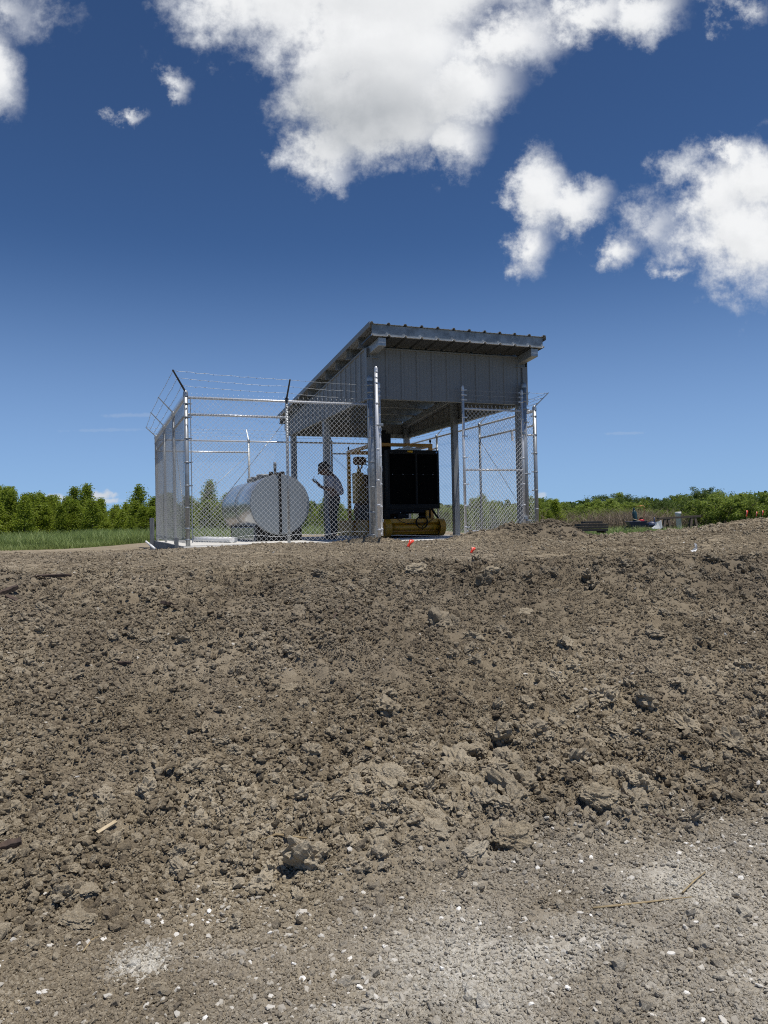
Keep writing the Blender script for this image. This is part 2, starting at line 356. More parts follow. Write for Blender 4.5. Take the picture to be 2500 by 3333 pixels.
for k in range(8): proto(cluster_mesh('crumb_patch_%d' % k, 200+k, 24, 1, .055, .003, .0105, 1.6, M['clod'], 14, .3, (1,.9,.75)))
scat_cur = cl_s
for k in range(10): proto(cluster_mesh('clod_patch_%d' % k, 300+k, 7, 2, .10, .008, .027, 2.0, M['clod'], 13, .40, (1,.88,.74)))
scat_cur = cl_m
for k in range(6): proto(clod_mesh('mid_clod_%d' % k, 30+k, 4, M['clod'], 12, .46, (1, .85, .68)))
scat_cur = cl_w
for k in range(5): proto(clod_mesh('shell_bit_%d' % k, 50+k, 1, M['shell'], 7, .12, (1, .75, .4)))
def spread(n, y0, y1, p=1.0):
    """even spread over a wedge of ground, density falling as y**-p"""
    y = (y0**(2-p)+RS.rand(n)*(y1**(2-p)-y0**(2-p)))**(1/(2-p)) if p != 2 else y0*(y1/y0)**RS.rand(n)
    x = (RS.rand(n)*2-1)*(.4+.62*y); return x, y
def inpad(x, y):
    u = (x-AX)*cT+(y-AY)*sT; v = -(x-AX)*sT+(y-AY)*cT
    return (u > -.12) & (u < LU+.15) & (v > -.16)
def make_scatter(name, label, n, y0, y1, p, s0, s1, coll, k, mask, sink=.25, pw=2.2, flatly=False):
    x, y = spread(n, y0, y1, p); keep = (RS.rand(n) < mask(x, y)) & ~inpad(x, y); x, y = x[keep], y[keep]; n = len(x)
    s = s0*(1+(s1/s0-1)*RS.rand(n)**pw)
    an = RS.uniform(.75, 1.3, (n, 3))*s[:,None]
    rot = np.stack([RS.normal(0, .45, n), RS.normal(0, .45, n), RS.uniform(0, 6.28, n)], 1)
    z = ground_z(x, y)+s*(.45-sink)
    if flatly:      # patches lie along the local slope
        e = .05; gx = (ground_z(x+e, y)-ground_z(x-e, y))/(2*e); gy = (ground_z(x, y+e)-ground_z(x, y-e))/(2*e); z = ground_z(x, y)
        an = RS.uniform(.8, 1.2, (n, 1))*np.ones((1, 3)); sp_ = RS.uniform(0, 6.28, n)
        rot = np.array([(Vector((-a_, -b_, 1)).normalized().to_track_quat('Z', 'Y').to_matrix() @ Matrix.Rotation(c_, 3, 'Z')).to_euler()[:] for a_, b_, c_ in zip(np.clip(gx,-.8,.8), np.clip(gy,-.8,.8), sp_)])
    return scatter(name, label, np.stack([x, y, z], 1), an, rot, RS.randint(0, k, n), coll)
def m_clod(x, y):
    foot = 3.35+np.clip(.30*x, -1.2, 1.2); lip = 8.3+.05*x
    return np.clip((.10+.90*sst(foot-.15, foot+.35, y))*(1-.45*sst(lip+.1, lip+.8, y))*(.22+.85*sst(-.3, .3, fb(x, y, .8, 3, .55, 31))+.45*gauss(x*0, y, 0, foot+.9, 1, .8))+.8*gauss(x, y, 2.75, 13.7, 1.1, .5), .02, 1)
def m_mid(x, y):
    foot = 3.35+np.clip(.30*x, -1.2, 1.2); lip = 8.3+.05*x
    band = gauss(x*0, y, 0, foot+.75, 1, .65)+.75*gauss(x*0, y, 0, lip-.35, 1, .5)*(.35+.65*sst(-1.5, 1.5, x))+.12*sst(foot, foot+.3, y)*sst(lip+.3, lip, y)
    band = band*sst(foot-.1, foot+.3, y)
    return np.clip(band*(.3+1.3*sst(-.2, .35, fb(x, y, 1.1, 3, .55, 33)))+gauss(x, y, 2.75, 13.7, 1.1, .5)+.4*sst(10.8, 12.5, y)*sst(2.5, 5, x), .01, 1)
make_scatter('dirt_crumbs', 'fine crumbs of broken clay covering the slope', 33000, 1.8, 14.5, 1.3, 1, 1, cl_c, 8, lambda x, y: np.clip(.75+m_clod(x, y), 0, 1), 0, 1, True)
make_scatter('dirt_clods', 'loose clods of grey brown clay covering the slope', 23000, 2.1, 15.5, .9, 1, 1, cl_s, 10, m_clod, 0, 1, True)
make_scatter('dirt_lumps', 'fist sized lumps of clay lying thick on the slope', 11500, 2.6, 15.5, .9, .018, .058, cl_m, 6, m_mid, .3, 2.4)
make_scatter('clay_chunks', 'bigger broken chunks of clay along the foot and the rim of the slope', 1700, 2.8, 9.5, .9, .045, .095, cl_m, 6,
             lambda x, y: np.clip(m_mid(x, y)*.55*(.3+.9*sst(-1.2, .6, x)), 0, 1), .3, 2.0)
make_scatter('shell_gravel', 'pale shell gravel and white stone chips in the dirt', 21000, 1.8, 6.5, 1.5, 0.0035, .018, cl_w, 5,
             lambda x, y: np.clip(1.0*sst(3.35+np.clip(.3*x, -1.2, 1.2)+.55, 3.35+np.clip(.3*x, -1.2, 1.2)-.1, y)*(.35+.9*sst(-.3, .3, fb(x, y, 1.6, 3, .5, 35)))+.05, 0, 1), .2, 3.5)
make_scatter('shell_chips', 'scattered white shell chips on the upper slope', 900, 5, 15.5, .9, .008, .022, cl_w, 5, lambda x, y: x*0+.7, .1, 2)

# ------------------------------------------------------------------ large clods one can pick out
big_mesh = [clod_mesh('dirt_clod', 70+k, 5, M['clod'], 11, .30, (1, .80, .80)) for k in range(5)]
def big_clod(px, py, wpx, label, rz=0.0, tilt=(0,0), k=0, sq=(1,1,1)):
    p = ground_hit(px, py); s = wpx/2475*math.hypot(p.y, H-p.z)/2
    o = link('dirt_clod', big_mesh[k]); o.location = p+Vector((0, 0, s*.19)); o.scale = (s*sq[0], s*sq[1], s*sq[2]); o.rotation_euler = (tilt[0], tilt[1], rz)
    tag(o, label, 'clod', 'large clay clods on the slope')
big_clod(1665, 2750, 115, 'largest rounded clay clod, cracked, low on the slope right of centre', .3, (0,.1), 0)
big_clod(1400, 2680, 130, 'long clay slab tilting down to the right, at the foot of the slope', -.45, (.1,.35), 1, (1,.5,.55))
big_clod(1350, 2640, 100, 'thin clay slab leaning on the top of the long tilted slab', -.5, (.2,.35), 2, (1,.5,.45))
big_clod(1345, 2735, 80, 'wedge shaped clod just below the long tilted slab', .6, (0,-.3), 3, (1,.6,.7))
big_clod(1500, 2462, 95, 'flat topped clod with a dark undercut in the middle of the slope', .05, (.1,0), 4, (1,.6,.75))
big_clod(1265, 2540, 115, 'broad flat clay plate lying against the slope', -.7, (.5,.2), 1, (1,.75,.5))
big_clod(1940, 2615, 110, 'blocky clod with a hollow under its right end', -.2, (.1,.2), 0, (1,.8,.8))
big_clod(2080, 2560, 95, 'smooth tan clod to the right above the hollowed block', .4, (.3,.1), 3)
big_clod(335, 2590, 56, 'dark flat clod standing clear of the gravelly slope at left', .1, (.2,0), 4, (1,.7,.7))
big_clod(1012, 2600, 80, 'pale pointed clod right of the dark flat one', .5, (.1,-.3), 2, (1,.6,.7))
big_clod(245, 3010, 100, 'low cracked clay lump with a dark gap beneath, bottom left', -.1, (.2,.05), 0, (1,.7,.45))
big_clod(270, 2905, 85, 'light tan cracked plate of clay set flush in the dirt', -.35, (.1,.1), 1, (1,.8,.3))
big_clod(595, 2780, 75, 'angular clod with a black shadowed face by scattered straw', .5, (.1,-.2), 3, (1,.6,.9))
big_clod(1350, 1862, 66, 'smooth tan boulder of clay on the rim below the radiator', 0, (.1,.05), 0, (1,.8,.8))
big_clod(1597, 1867, 55, 'rounded tan clod on the rim below the right hand gate', .2, (.1,0), 4, (1,.8,.8))
big_clod(1540, 2078, 62, 'isolated dark lump high on the slope', .1, (.1,.1), 3, (1,.7,.7))
big_clod(1710, 1995, 48, 'flat angular flake of clay high on the slope', .4, (.4,.1), 2, (1,.7,.5))
big_clod(820, 2740, 60, 'lump with a shaded front at the foot of the slope, left of centre', .3, (.1,.1), 1, (1,.7,.8))
big_clod(940, 2250, 60, 'grey clod sitting alone on the smoother part of the slope', .3, (.1,.1), 2, (1,.7,.7))

# ------------------------------------------------------------------ sticks and litter on the slope
def strip(name, pxs, w, th, mat, label, cat, group=None, lift=.012, n=5):
    P = [ground_hit(*p)+Vector((0,0,lift)) for p in pxs]
    m = MB(); m.tube(P, [w*(.7+.3*math.sin(i+1)) for i in range(len(P))], n)
    o = m.build(name, mat, off=P[0], loc=P[0]); return tag(o, label, cat, group)
strip('reed_stalk', [(1930,2966),(2020,2957),(2120,2945),(2190,2937),(2252,2930)], .0055, 0, M['straw'], 'long dry reed stalk lying across the gravel at bottom right', 'stalk')
strip('reed_stalk', [(2222,2916),(2258,2880),(2296,2848)], .004, 0, M['straw'], 'short straw coloured stalk crossing the tip of the long reed', 'stalk')
strip('twig', [(1995,2643),(2090,2650),(2180,2676)], .008, 0, M['darkwood'], 'dark broken twig beside the tan clod at right', 'twig')
strip('twig', [(845,2745),(900,2728),(1000,2738)], .006, 0, M['straw'], 'thin brown rootlet curving over the clods left of centre', 'twig')
strip('twig', [(270,2540+570),(300,2540+530),(322,2540+520)], .004, 0, M['straw'], 'pale forked twig beside the white powder patch', 'twig')
strip('twig', [(1110,1980),(1090,2010),(1085,2028)], .014, 0, M['darkwood'], 'brown root end sticking out of the slope below the fence', 'twig')
strip('twig', [(1185,1837),(1230,1838),(1262,1841)], .006, 0, M['straw'], 'thin pale root lying on the rim in front of the gate post', 'twig')
p = ground_hit(348, 2706); m = MB(); m.box(-.055,.055,-.011,.011,-.006,.006)
o = m.build('wood_stake', M['wood'], loc=p+Vector((0,0,.02)), bevel=.002); o.rotation_euler = (.25,-.2,.95); tag(o, 'pale split wood stake lying on the clods at lower left', 'stake')
def plank(px, py, L_, w, t, rz, label, mat, ry=0.0):
    p = ground_hit(px, py); m = MB(); n = 7; rs = random.Random(int(px)); vs = []; fs = []
    for i in range(n):
        x = -L_/2+L_*i/(n-1); k = .75+.3*rs.random()
        for (a, b) in ((-1,-1),(1,-1),(1,1),(-1,1)): vs.append((x, a*w/2*k, b*t/2*k+.01*rs.random()))
    for i in range(n-1):
        for k in range(4): fs.append((i*4+k, i*4+(k+1)%4, i*4+4+(k+1)%4, i*4+4+k))
    fs += [(3,2,1,0), tuple((n-1)*4+k for k in range(4))]
    o = m.add(vs, fs).build('wood_scrap', mat, loc=p+Vector((0,0,t*.6))); o.rotation_euler = (.15, ry, rz); tag(o, label, 'wood scrap')
plank(20, 1935, .22, .07, .04, .7, 'splintered dark wood scrap at the left edge of the rim', M['darkwood'], -.35)
plank(40, 1958, .16, .05, .03, -.5, 'smaller dark wood splinter leaning under the big one at the left edge', M['darkwood'], .3)
plank(165, 1881, .42, .035, .025, .1, 'long thin dark lath lying flat at left on the rim', M['darkwood'])
plank(25, 2770, .12, .05, .03, .4, 'brown bark chunk at the left edge near the bottom of the slope', M['darkwood'], -.2)
plank(550, 1975, .16, .06, .03, 1.1, 'rotten wood flake on the slope below the fence corner', M['darkwood'], .3)
plank(1205, 2435, .075, .05, .03, 1.3, 'short sawn tan wood block in the clods', M['straw'], .3)
plank(405, 2167, .10, .03, .02, -.2, 'small dark chip of wood in the middle of the left slope', M['darkwood'])
# white scrap
p = ground_hit(2255, 1797); m = MB()
m.add([(-.10,0,.0),(.0,.02,.03),(.04,0,.10),(.035,.01,.18),(.07,0,.16),(.085,.02,.06),(.03,-.03,.01)], [(0,1,6),(1,2,5),(1,5,6),(2,3,4),(2,4,5)])
m.add([(-.10,.006,.004),(.0,.028,.036),(.04,.008,.106),(.035,.018,.186),(.07,.008,.166),(.085,.028,.066),(.03,-.022,.016)], [(0,1,6),(1,2,5),(1,5,6),(2,3,4),(2,4,5)])
tag(m.build('plastic_scrap', M['white'], loc=p), 'torn strip of white plastic sticking out of the dirt of the rim', 'litter').scale = (.8,.8,.62)
def flag(px, py, hgt, label, mat, lean=.3, Y=None, group='survey flags', rz=0.0):
    p = ground_hit(px, py) if Y is None else at(px, py, Y); far = Y is not None; r = empty('survey_flag', p, rz, label, 'flag', group)
    tip = Vector((lean*hgt, 0, hgt)); MB().tube([(0,0,-.02), tip], .0025 if Y is None else .006, 5).build('wire', M['silver'], r)
    s = hgt*(.24 if far else .62); m = MB(); n = 6; vs = []
    for i in range(n+1):
        for j in range(4):
            a = i/n; b = j/3; w = s*(.45+.25*math.sin(a*3+1))
            q = tip*(1-.62*a)+Vector((w*(b-.4)+.1*s*math.sin(5*a+2*b), .16*s*math.sin(4*b+3*a)+.05*s*math.cos(9*a), .12*s*math.sin(3*b)-.1*s*b))
            vs.append(q)
    m.add(vs, [(i*4+j, i*4+j+1, i*4+j+5, i*4+j+4) for i in range(n) for j in range(3)], True)
    o = m.build('flag_cloth', mat, r); md = o.modifiers.new('t', 'SOLIDIFY'); md.thickness = .002
flag(1322, 1795, .155, 'crumpled orange survey flag on the dirt in front of the yellow skid', M['orange'], .45)
flag(1530, 1812, .115, 'smaller orange survey flag further right, at the rim of the slope', M['orange'], .35)
flag(577, 1782, .13, 'red survey flag at the foot of the left corner fence post', M['redflag'], -.1)
flag(2430, 1695, .40, 'orange flag left of two others in front of the bushes at far right', M['orange'], .05, 30)
flag(2462, 1690, .32, 'orange flag between two others before the bushes at far right', M['orange'], .05, 33)
flag(2482, 1688, .34, 'orange flag nearest the right edge before the far bushes', M['orange'], .05, 33)

# ------------------------------------------------------------------ concrete pad
def uv(name, u0, v0, z0=0.0, label=None, cat=None, group=None): return empty(name, W(u0, v0, z0), TH, label, cat, group)
m = MB(); m.box(-.08, LU+.12, -.12, LV+.15, -.16, -.012)
pad = m.build('concrete_pad', M['conc'], loc=W(0,0,0), bevel=.012); pad.rotation_euler = (0,0,TH); tag(pad, 'pale concrete pad under the fenced yard', kind='structure')
r = uv('form_board', -.105, 3.1, 0, 'grey form board along the left edge of the concrete pad', 'board')
m = MB()
for i, (a, b) in enumerate(((-3.15,-1.2), (-1.19,.75), (.76,2.1), (2.11,3.3))): m.box(-.02, .02, a, b, -.17, .0+.004*(i % 2))
m.build('plank', M['board'], r, bevel=.004)
m = MB(); m.box(1.45, 3.9, -.16, -.125, -.05, -.018); o = m.build('form_strip', M['wood'], loc=W(0,0,0), bevel=.004); o.rotation_euler = (0,0,TH); tag(o, 'thin timber strip along the front edge of the concrete', 'strip')

# ------------------------------------------------------------------ chain link
DW = .0425
def linkmesh(m, p0, d, length, z0, z1, nrm, r=.0025, twist=True, side_=.0028):
    """zig-zag pickets along unit vector d from p0"""
    p0 = Vector(p0); d = Vector(d); nrm = Vector(nrm); n = int(length/DW); k = int((z1-z0)/DW)
    vs = []; fs = []
    for i in range(n):
        s0 = len(vs)
        for j in range(k+1):
            off = (i+((i+j) % 2))*DW; z = z0+j*DW*(z1-z0)/(k*DW)
            side = side_*(1 if (j+i) % 2 else -1)
            q = p0+d*(off+(-.003 if (i+j) % 2 else .003))+nrm*side; jit = .0015*math.sin(i*12.9+j*78.2)
            c = (q.x+jit*d.x, q.y+jit*d.y, z)
            e1 = nrm*r; e2 = d*r*1.1
            for a, b in ((1,0),(0,1),(-1,0),(0,-1)): vs.append((c[0]+e1.x*a+e2.x*b, c[1]+e1.y*a+e2.y*b, c[2]))
        for j in range(k):
            a0 = s0+j*4
            for q in range(4): fs.append((a0+q, a0+(q+1)%4, a0+4+(q+1)%4, a0+4+q))
        if twist and i % 2 == 0:   # twisted selvage above the top
            q = p0+d*((i+1)*DW); m.tube([(q.x,q.y,z1),(q.x+.006*d.x,q.y+.006*d.y,z1+.02),(q.x-.004*d.x,q.y-.004*d.y,z1+.04)], r, 4, True)
    m.add(vs, fs)
def barbed(m, pts, seed, r=.0026, sag=.02):
    rs = random.Random(seed); P = []
    for a, b in zip(pts[:-1], pts[1:]):
        a = Vector(a); b = Vector(b); n = max(6, int((b-a).length/.07))
        for i in range(n):
            t = i/n; q = a.lerp(b, t); q.z += -sag*4*t*(1-t)*(.6+.8*rs.random()*.4)+rs.uniform(-.006,.006); q.x += rs.uniform(-.004,.004); q.y += rs.uniform(-.004,.004); P.append(q)
    P.append(Vector(pts[-1])); m.tube(P, r, 5)
    for i in range(1, len(P)-1, 2):
        t = (P[i+1]-P[i-1]).normalized(); s = t.cross(Vector((0,0,1))).normalized(); u = s.cross(t)
        for k in range(2):
            a = rs.uniform(0, 6.28); v = s*math.cos(a)+u*math.sin(a); c = P[i]+t*(.006*k)
            m.tube([c-v*.016, c, c+v*.016], [.0006,.0022,.0006], 4)
        m.tube([P[i]-t*.008, P[i]+t*.012], .0042, 5)
def post(parent, name, x, y, z1, r, z0=-.25, bands=(), cap='dome', bdir=(1,0), mat=None):
    m = MB(); m.tube([(x,y,z0),(x,y,z1)], r, 14)
    if cap == 'dome': m.lathe([(r*1.12,-.05),(r*1.12,0),(r*1.0,.022),(r*.62,.045),(.0005,.055)], (x,y,z1), n=14)
    for b in bands:
        m.lathe([(r*1.0,-.014),(r*1.13,-.012),(r*1.13,.012),(r*1.0,.014)], (x,y,b), n=14)
        bx, by = bdir; m.box(x+bx*r*1.0-.004-abs(by)*.008, x+bx*(r+.05)+.004+abs(by)*.008, y+by*r-.004-abs(bx)*.008, y+by*(r+.05)+.004+abs(bx)*.008, b-.011, b+.011) if True else None
    return m.build(name, mat or M['galv'], parent)
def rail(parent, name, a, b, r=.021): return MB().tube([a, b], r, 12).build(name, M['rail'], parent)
def arm(parent, a, b, mat=None):
    a = Vector(a); b = Vector(b); d = (b-a).normalized(); s = d.cross(Vector((0,0,1)));
    s = s.normalized() if s.length > .01 else Vector((1,0,0)); n = s.cross(d); m = MB(); w, t = .024, .011
    q = [a+s*w*.6+n*t, a-s*w*.6+n*t, a-s*w*.6-n*t, a+s*w*.6-n*t]; q2 = [b+s*w*.5+n*t*.7, b-s*w*.5+n*t*.7, b-s*w*.5-n*t*.7, b+s*w*.5-n*t*.7]
    m.add(q+q2, [(0,1,2,3),(7,6,5,4)]+[(i,(i+1)%4,4+(i+1)%4,4+i) for i in range(4)])
    m.lathe([(.036,-.03),(.036,.02),(.02,.045)], a-Vector((0,0,.02)), n=12)
    return m.build('barb_arm', mat or M['galv'], parent, bevel=.002)
def along(a, d, fr): return [Vector(a)+Vector(d)*f for f in fr]
FR = (.30, .64, .97); AO = .26; AH = .29
def strands(parent, cols, seed, sag=.02):
    for k in range(3):
        m = MB(); barbed(m, [c[k] for c in cols], seed+k, sag=sag); m.build('barbed_wire', M['barb'], parent)
# front fence (left bays)
g = 'chain link fence runs round the pad'
r = uv('chain_link_fence', 0, 0, 0, 'front run of chain link fence left of the gate, before the grey tank', 'fence', g)
UB = 3.205; UM = 1.68
bz = [.16+.36*i for i in range(7)]
post(r, 'corner_post', 0, 0, HR+.05, .037, bands=[.10,.28,.62,.98,1.36,1.75,2.1,2.32], bdir=(1,0))
post(r, 'line_post', UM, 0, HR-.02, .026, cap='')
post(r, 'gate_post', UB, 0, 2.89, .052, bands=[.1,.5,.95,1.4,1.83,2.2,2.52,2.64,2.77], bdir=(-1,0))
rail(r, 'top_rail', (.03,0,HR-.02), (UB-.05,0,HR-.02)); rail(r, 'brace_rail', (.03,0,2.145), (UM-.02,0,2.145))
MB().tube([(UM-.02,0,2.10),(.05,0,.10)], .0055, 6).build('truss_rod', M['galv'], r)
m = MB(); linkmesh(m, (.05,-.034,0), (1,0,0), UB-.12, .04, HR+.01, (0,-1,0)); m.build('chain_link_mesh', M['wire'], r, recalc=False)
m = MB(); m.tube([(.06+i*(UB-.12)/14, -.03, .13+.02*math.sin(i*1.7)+.05*max(0,i-9)/5) for i in range(15)], .003, 5); m.build('tension_wire', M['wire'], r)
for q in (.062, UB-.075): MB().box(q,q+.014,-.040,-.034,.05,HR-.03).build('tension_bar', M['galv'], r)
cA = (0,0,HR+.07); dA = (-AO*.85,-AO*.85,AH+.02); dM = (0,-AO*1.05,AH)
arm(r, cA, Vector(cA)+Vector(dA), M['dark']); arm(r, (UM,0,HR+.02), Vector((UM,0,HR+.02))+Vector(dM), M['dark'])
strands(r, [along(cA, dA, FR), along((UM,0,HR+.02), dM, FR), [(UB,-.05,2.51),(UB,-.05,2.64),(UB,-.05,2.77)]], 1)
# left fence
r = uv('chain_link_fence', 0, 0, 0, 'left run of chain link fence receding from the corner post, seen edge on', 'fence', g)
V2, V3 = 2.05, 4.05
rail(r, 'top_rail', (0,.04,HR-.02), (0,LV-.03,HR-.02)); rail(r, 'brace_rail', (0,.04,2.145), (0,V2,2.145)); rail(r, 'brace_rail', (0,V3,2.145), (0,LV-.03,2.145))
for v in (V2, V3): post(r, 'line_post', 0, v, HR-.02, .026, cap='')
post(r, 'corner_post', 0, LV, HR+.04, .036, bands=bz, bdir=(0,-1))
MB().tube([(0,V2,2.1),(0,.05,.1)], .0055, 6).build('truss_rod', M['galv'], r)
m = MB(); linkmesh(m, (-.034,.05,0), (0,1,0), LV-.1, .04, HR+.01, (1,0,0), .0016, side_=.001); m.build('chain_link_mesh', M['galv'], r, recalc=False)
m = MB(); m.tube([(-.03,.06+i*(LV-.12)/16,.12+.02*math.sin(i*2.1)) for i in range(17)], .003, 5); m.build('tension_wire', M['wire'], r)
dL = (-AO*1.05,0,AH); cL = (0,LV,HR+.06); dLc = (-AO*.85,AO*.6,AH-.06)
for v in (V2, V3): arm(r, (0,v,HR+.02), Vector((0,v,HR+.02))+Vector(dL))
arm(r, cL, Vector(cL)+Vector(dLc))
strands(r, [along(cA, dA, FR)]+[along((0,v,HR+.02), dL, FR) for v in (V2, V3)]+[along(cL, dLc, FR)], 11)
# back fence
r = uv('chain_link_fence', 0, LV, 0, 'back run of chain link fence behind the grey tank and the shed', 'fence', g)
ub = [2.23, 4.4]
rail(r, 'top_rail', (.03,0,HR-.02), (LU-.03,0,HR-.02)); rail(r, 'brace_rail', (.03,0,2.145), (ub[0],0,2.145)); rail(r, 'brace_rail', (ub[1],0,2.145), (LU-.03,0,2.145))
for u in ub: post(r, 'line_post', u, 0, HR-.02, .026, cap='')
for q in ((ub[0],.05),(ub[1],LU-.05)): MB().tube([(q[0],0,2.1),(q[1],0,.1)], .0055, 6).build('truss_rod', M['galv'], r)
m = MB(); linkmesh(m, (.05,.034,0), (1,0,0), LU-.1, .04, HR+.01, (0,1,0)); m.build('chain_link_mesh', M['wire'], r, recalc=False)
dB = (0,AO*1.05,AH); cR = (LU,0,HR+.06); dRc = (AO*.85,AO*.85,AH)
for u in ub: arm(r, (u,0,HR+.02), Vector((u,0,HR+.02))+Vector(dB))
strands(r, [along((0,0,HR+.06), dLc, FR)]+[along((u,0,HR+.02), dB, FR) for u in ub]+[along(cR, dRc, FR)], 21)
# right fence, with its short return to the gate post
r = uv('chain_link_fence', LU, 0, 0, 'right run of chain link fence beyond the shed columns', 'fence', g)
vr = [2.25, 4.5]; UG = 6.36-LU
rail(r, 'top_rail', (0,.04,HR-.02), (0,LV-.03,HR-.02)); rail(r, 'brace_rail', (0,.04,2.145), (0,vr[0],2.145)); rail(r, 'brace_rail', (0,vr[1],2.145), (0,LV-.03,2.145))
post(r, 'corner_post', 0, 0, HR+.04, .037, bands=bz, bdir=(-1,0)); post(r, 'corner_post', 0, LV, HR+.04, .036)
post(r, 'gate_post', UG, 0, 2.91, .050, bands=[.3,1.2,2.2,2.45,2.6,2.75], bdir=(1,0))
for v in vr: post(r, 'line_post', 0, v, HR-.02, .026, cap='')
MB().tube([(0,vr[0],2.1),(0,.05,.1)], .0055, 6).build('truss_rod', M['galv'], r)
for z in (2.42, 1.95): rail(r, 'return_rail', (UG+.05,0,z), (-.03,0,z), .019)
m = MB(); linkmesh(m, (.034,.05,0), (0,1,0), LV-.1, .04, HR+.01, (1,0,0)); linkmesh(m, (UG+.05,-.03,0), (1,0,0), -UG-.08, .04, HR, (0,-1,0)); m.build('chain_link_mesh', M['wire'], r, recalc=False)
m = MB(); m.tube([(.03,.06+i*(LV-.12)/16,.12+.02*math.sin(i*2.1)) for i in range(17)], .003, 5); m.build('tension_wire', M['wire'], r)
dR = (AO*1.05,0,AH); cF = (0,0,HR+.06); dF = (AO*.95,-AO*.5,AH-.02)
for v in vr: arm(r, (0,v,HR+.02), Vector((0,v,HR+.02))+Vector(dR))
arm(r, cF, Vector(cF)+Vector(dF)); arm(r, (0,LV,HR+.06), Vector((0,LV,HR+.06))+Vector(dRc))
strands(r, [[(UG,-.05,2.51),(UG,-.05,2.64),(UG,-.05,2.77)], along(cF, dF, FR)]+[along((0,v,HR+.02), dR, FR) for v in vr]+[along((0,LV,HR+.06), dRc, FR)], 31)
# gates
def gate(root, w, hinge_right, seed):
    """leaf in local x 0..w (x=0 the hinge), z from .1; stiles run up past the mesh"""
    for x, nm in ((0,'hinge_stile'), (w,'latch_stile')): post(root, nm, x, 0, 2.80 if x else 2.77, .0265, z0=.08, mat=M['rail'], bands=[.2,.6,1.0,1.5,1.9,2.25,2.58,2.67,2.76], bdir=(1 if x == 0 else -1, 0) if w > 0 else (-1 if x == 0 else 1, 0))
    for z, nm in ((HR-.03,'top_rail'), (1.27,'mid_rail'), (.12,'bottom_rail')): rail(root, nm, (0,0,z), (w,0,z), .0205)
    s = 1 if w > 0 else -1
    m = MB(); linkmesh(m, (.03*s,-.026,0), (s,0,0), abs(w)-.05, .1, HR+.01, (0,-1,0), .0034); m.build('chain_link_mesh', M['wire'], root, recalc=False)
    for k, z in enumerate((2.58,2.67,2.76)):
        m = MB(); barbed(m, [(.02*s,-.02,z), (w-.02*s,-.02,z)], seed+k, sag=.004); m.build('barbed_wire', M['barb'], root)
    for z in (.35, 1.98):
        m = MB(); m.box(-.055 if s > 0 else -.02, .02 if s > 0 else .055, -.04, .04, z-.028, z+.028); m.tube([(-.07*s,0,z-.03),(-.07*s,0,z+.05)], .014, 8); m.build('hinge', M['galv'], root, bevel=.003)
GW = 1.265
r = uv('fence_gate', 6.30, -.02, 0, 'closed right hand gate leaf with barbed wire above its mesh', 'gate', 'gate leaves'); gate(r, -GW, True, 51)
hp = at(1239, 1560, 13.55); ep = at(1231, 1560, 12.28)
r = empty('fence_gate', (hp.x, hp.y, 0), math.atan2(ep.y-hp.y, ep.x-hp.x), 'opened left hand gate leaf seen edge on beside the thick gate post', 'gate', 'gate leaves'); gate(r, GW, False, 61)
m = MB(); m.tube([(GW-.02,0,1.9),(GW-.02,.09,1.9)], .012, 8); m.box(GW-.05,GW+.03,.03,.10,1.88,1.92); m.build('latch', M['galv'], r, bevel=.003)
# paper tag
p = W(LU, .93, 2.03); r = empty('paper_tag', p, TH, 'white paper tag hanging on the rail of the right fence', 'tag')
m = MB(); m.add([(-.045,-.05,.13),(.03,-.05,.14),(.055,-.045,-.09),(-.02,-.055,-.10),(-.045,-.046,.13),(.03,-.046,.14),(.055,-.041,-.09),(-.02,-.051,-.10)], [(0,1,2,3),(7,6,5,4),(0,4,5,1),(1,5,6,2),(2,6,7,3),(3,7,4,0)]); o = m.build('paper', M['paper'], r); o.rotation_euler = (0,0,.25)
MB().tube([(0,-.04,.12),(0,-.02,.16)], .002, 5).build('tie', M['silver'], r)

# ------------------------------------------------------------------ shed
U0, U1, VF, VB = 3.235, 6.46, .14, 6.06
HB = 2.555; RU0, RU1, RV0, RV1 = 3.10, 6.56, -.40, 6.70; RZ = 3.745; SL = (3.745-3.105)/(RV1-RV0)
def rz_(v): return RZ-SL*(v-RV0)
shed = uv('canopy_shed', (U0+U1)/2, (VF+VB)/2, 0, 'open grey steel shed with a sloping ribbed roof over the pump', 'shed')
SO = ((U0+U1)/2, (VF+VB)/2, 0)
def sp(m, name, mat, bevel=0, parent=None): return m.build(name, mat, parent or shed, off=SO, bevel=bevel)
PU = .185   # purlin depth
# roof sheet with ribs running down the slope
NR = 11; pitch_ = (RU1-RU0)/NR; prof = []
for i in range(NR+1):
    c = RU0+pitch_*i
    for d, h in ((-.034,0),(-.016,.034),(.016,.034),(.034,0)): prof.append((min(max(c+d, RU0-.035), RU1+.035), h))
    if i < NR:
        for q in (.36,.64): prof += [(c+pitch_*q-.012,0),(c+pitch_*q,.006),(c+pitch_*q+.012,0)]
m = MB(); vs = []; n = len(prof)
for v in (RV0-.04, RV1+.04):
    for (u, h) in prof: vs.append((u, v, rz_(v)+.012+h))
for v in (RV0-.04, RV1+.04):
    for (u, h) in prof: vs.append((u, v, rz_(v)+.009+h))
m.add(vs, [(i,i+1,n+i+1,n+i) for i in range(n-1)]+[(2*n+i+1,2*n+i,3*n+i,3*n+i+1) for i in range(n-1)]+[(i+1,i,2*n+i,2*n+i+1) for i in range(n-1)]+[(n+i,n+i+1,3*n+i+1,3*n+i) for i in range(n-1)])
roof = sp(m, 'roof', M['sheet'])
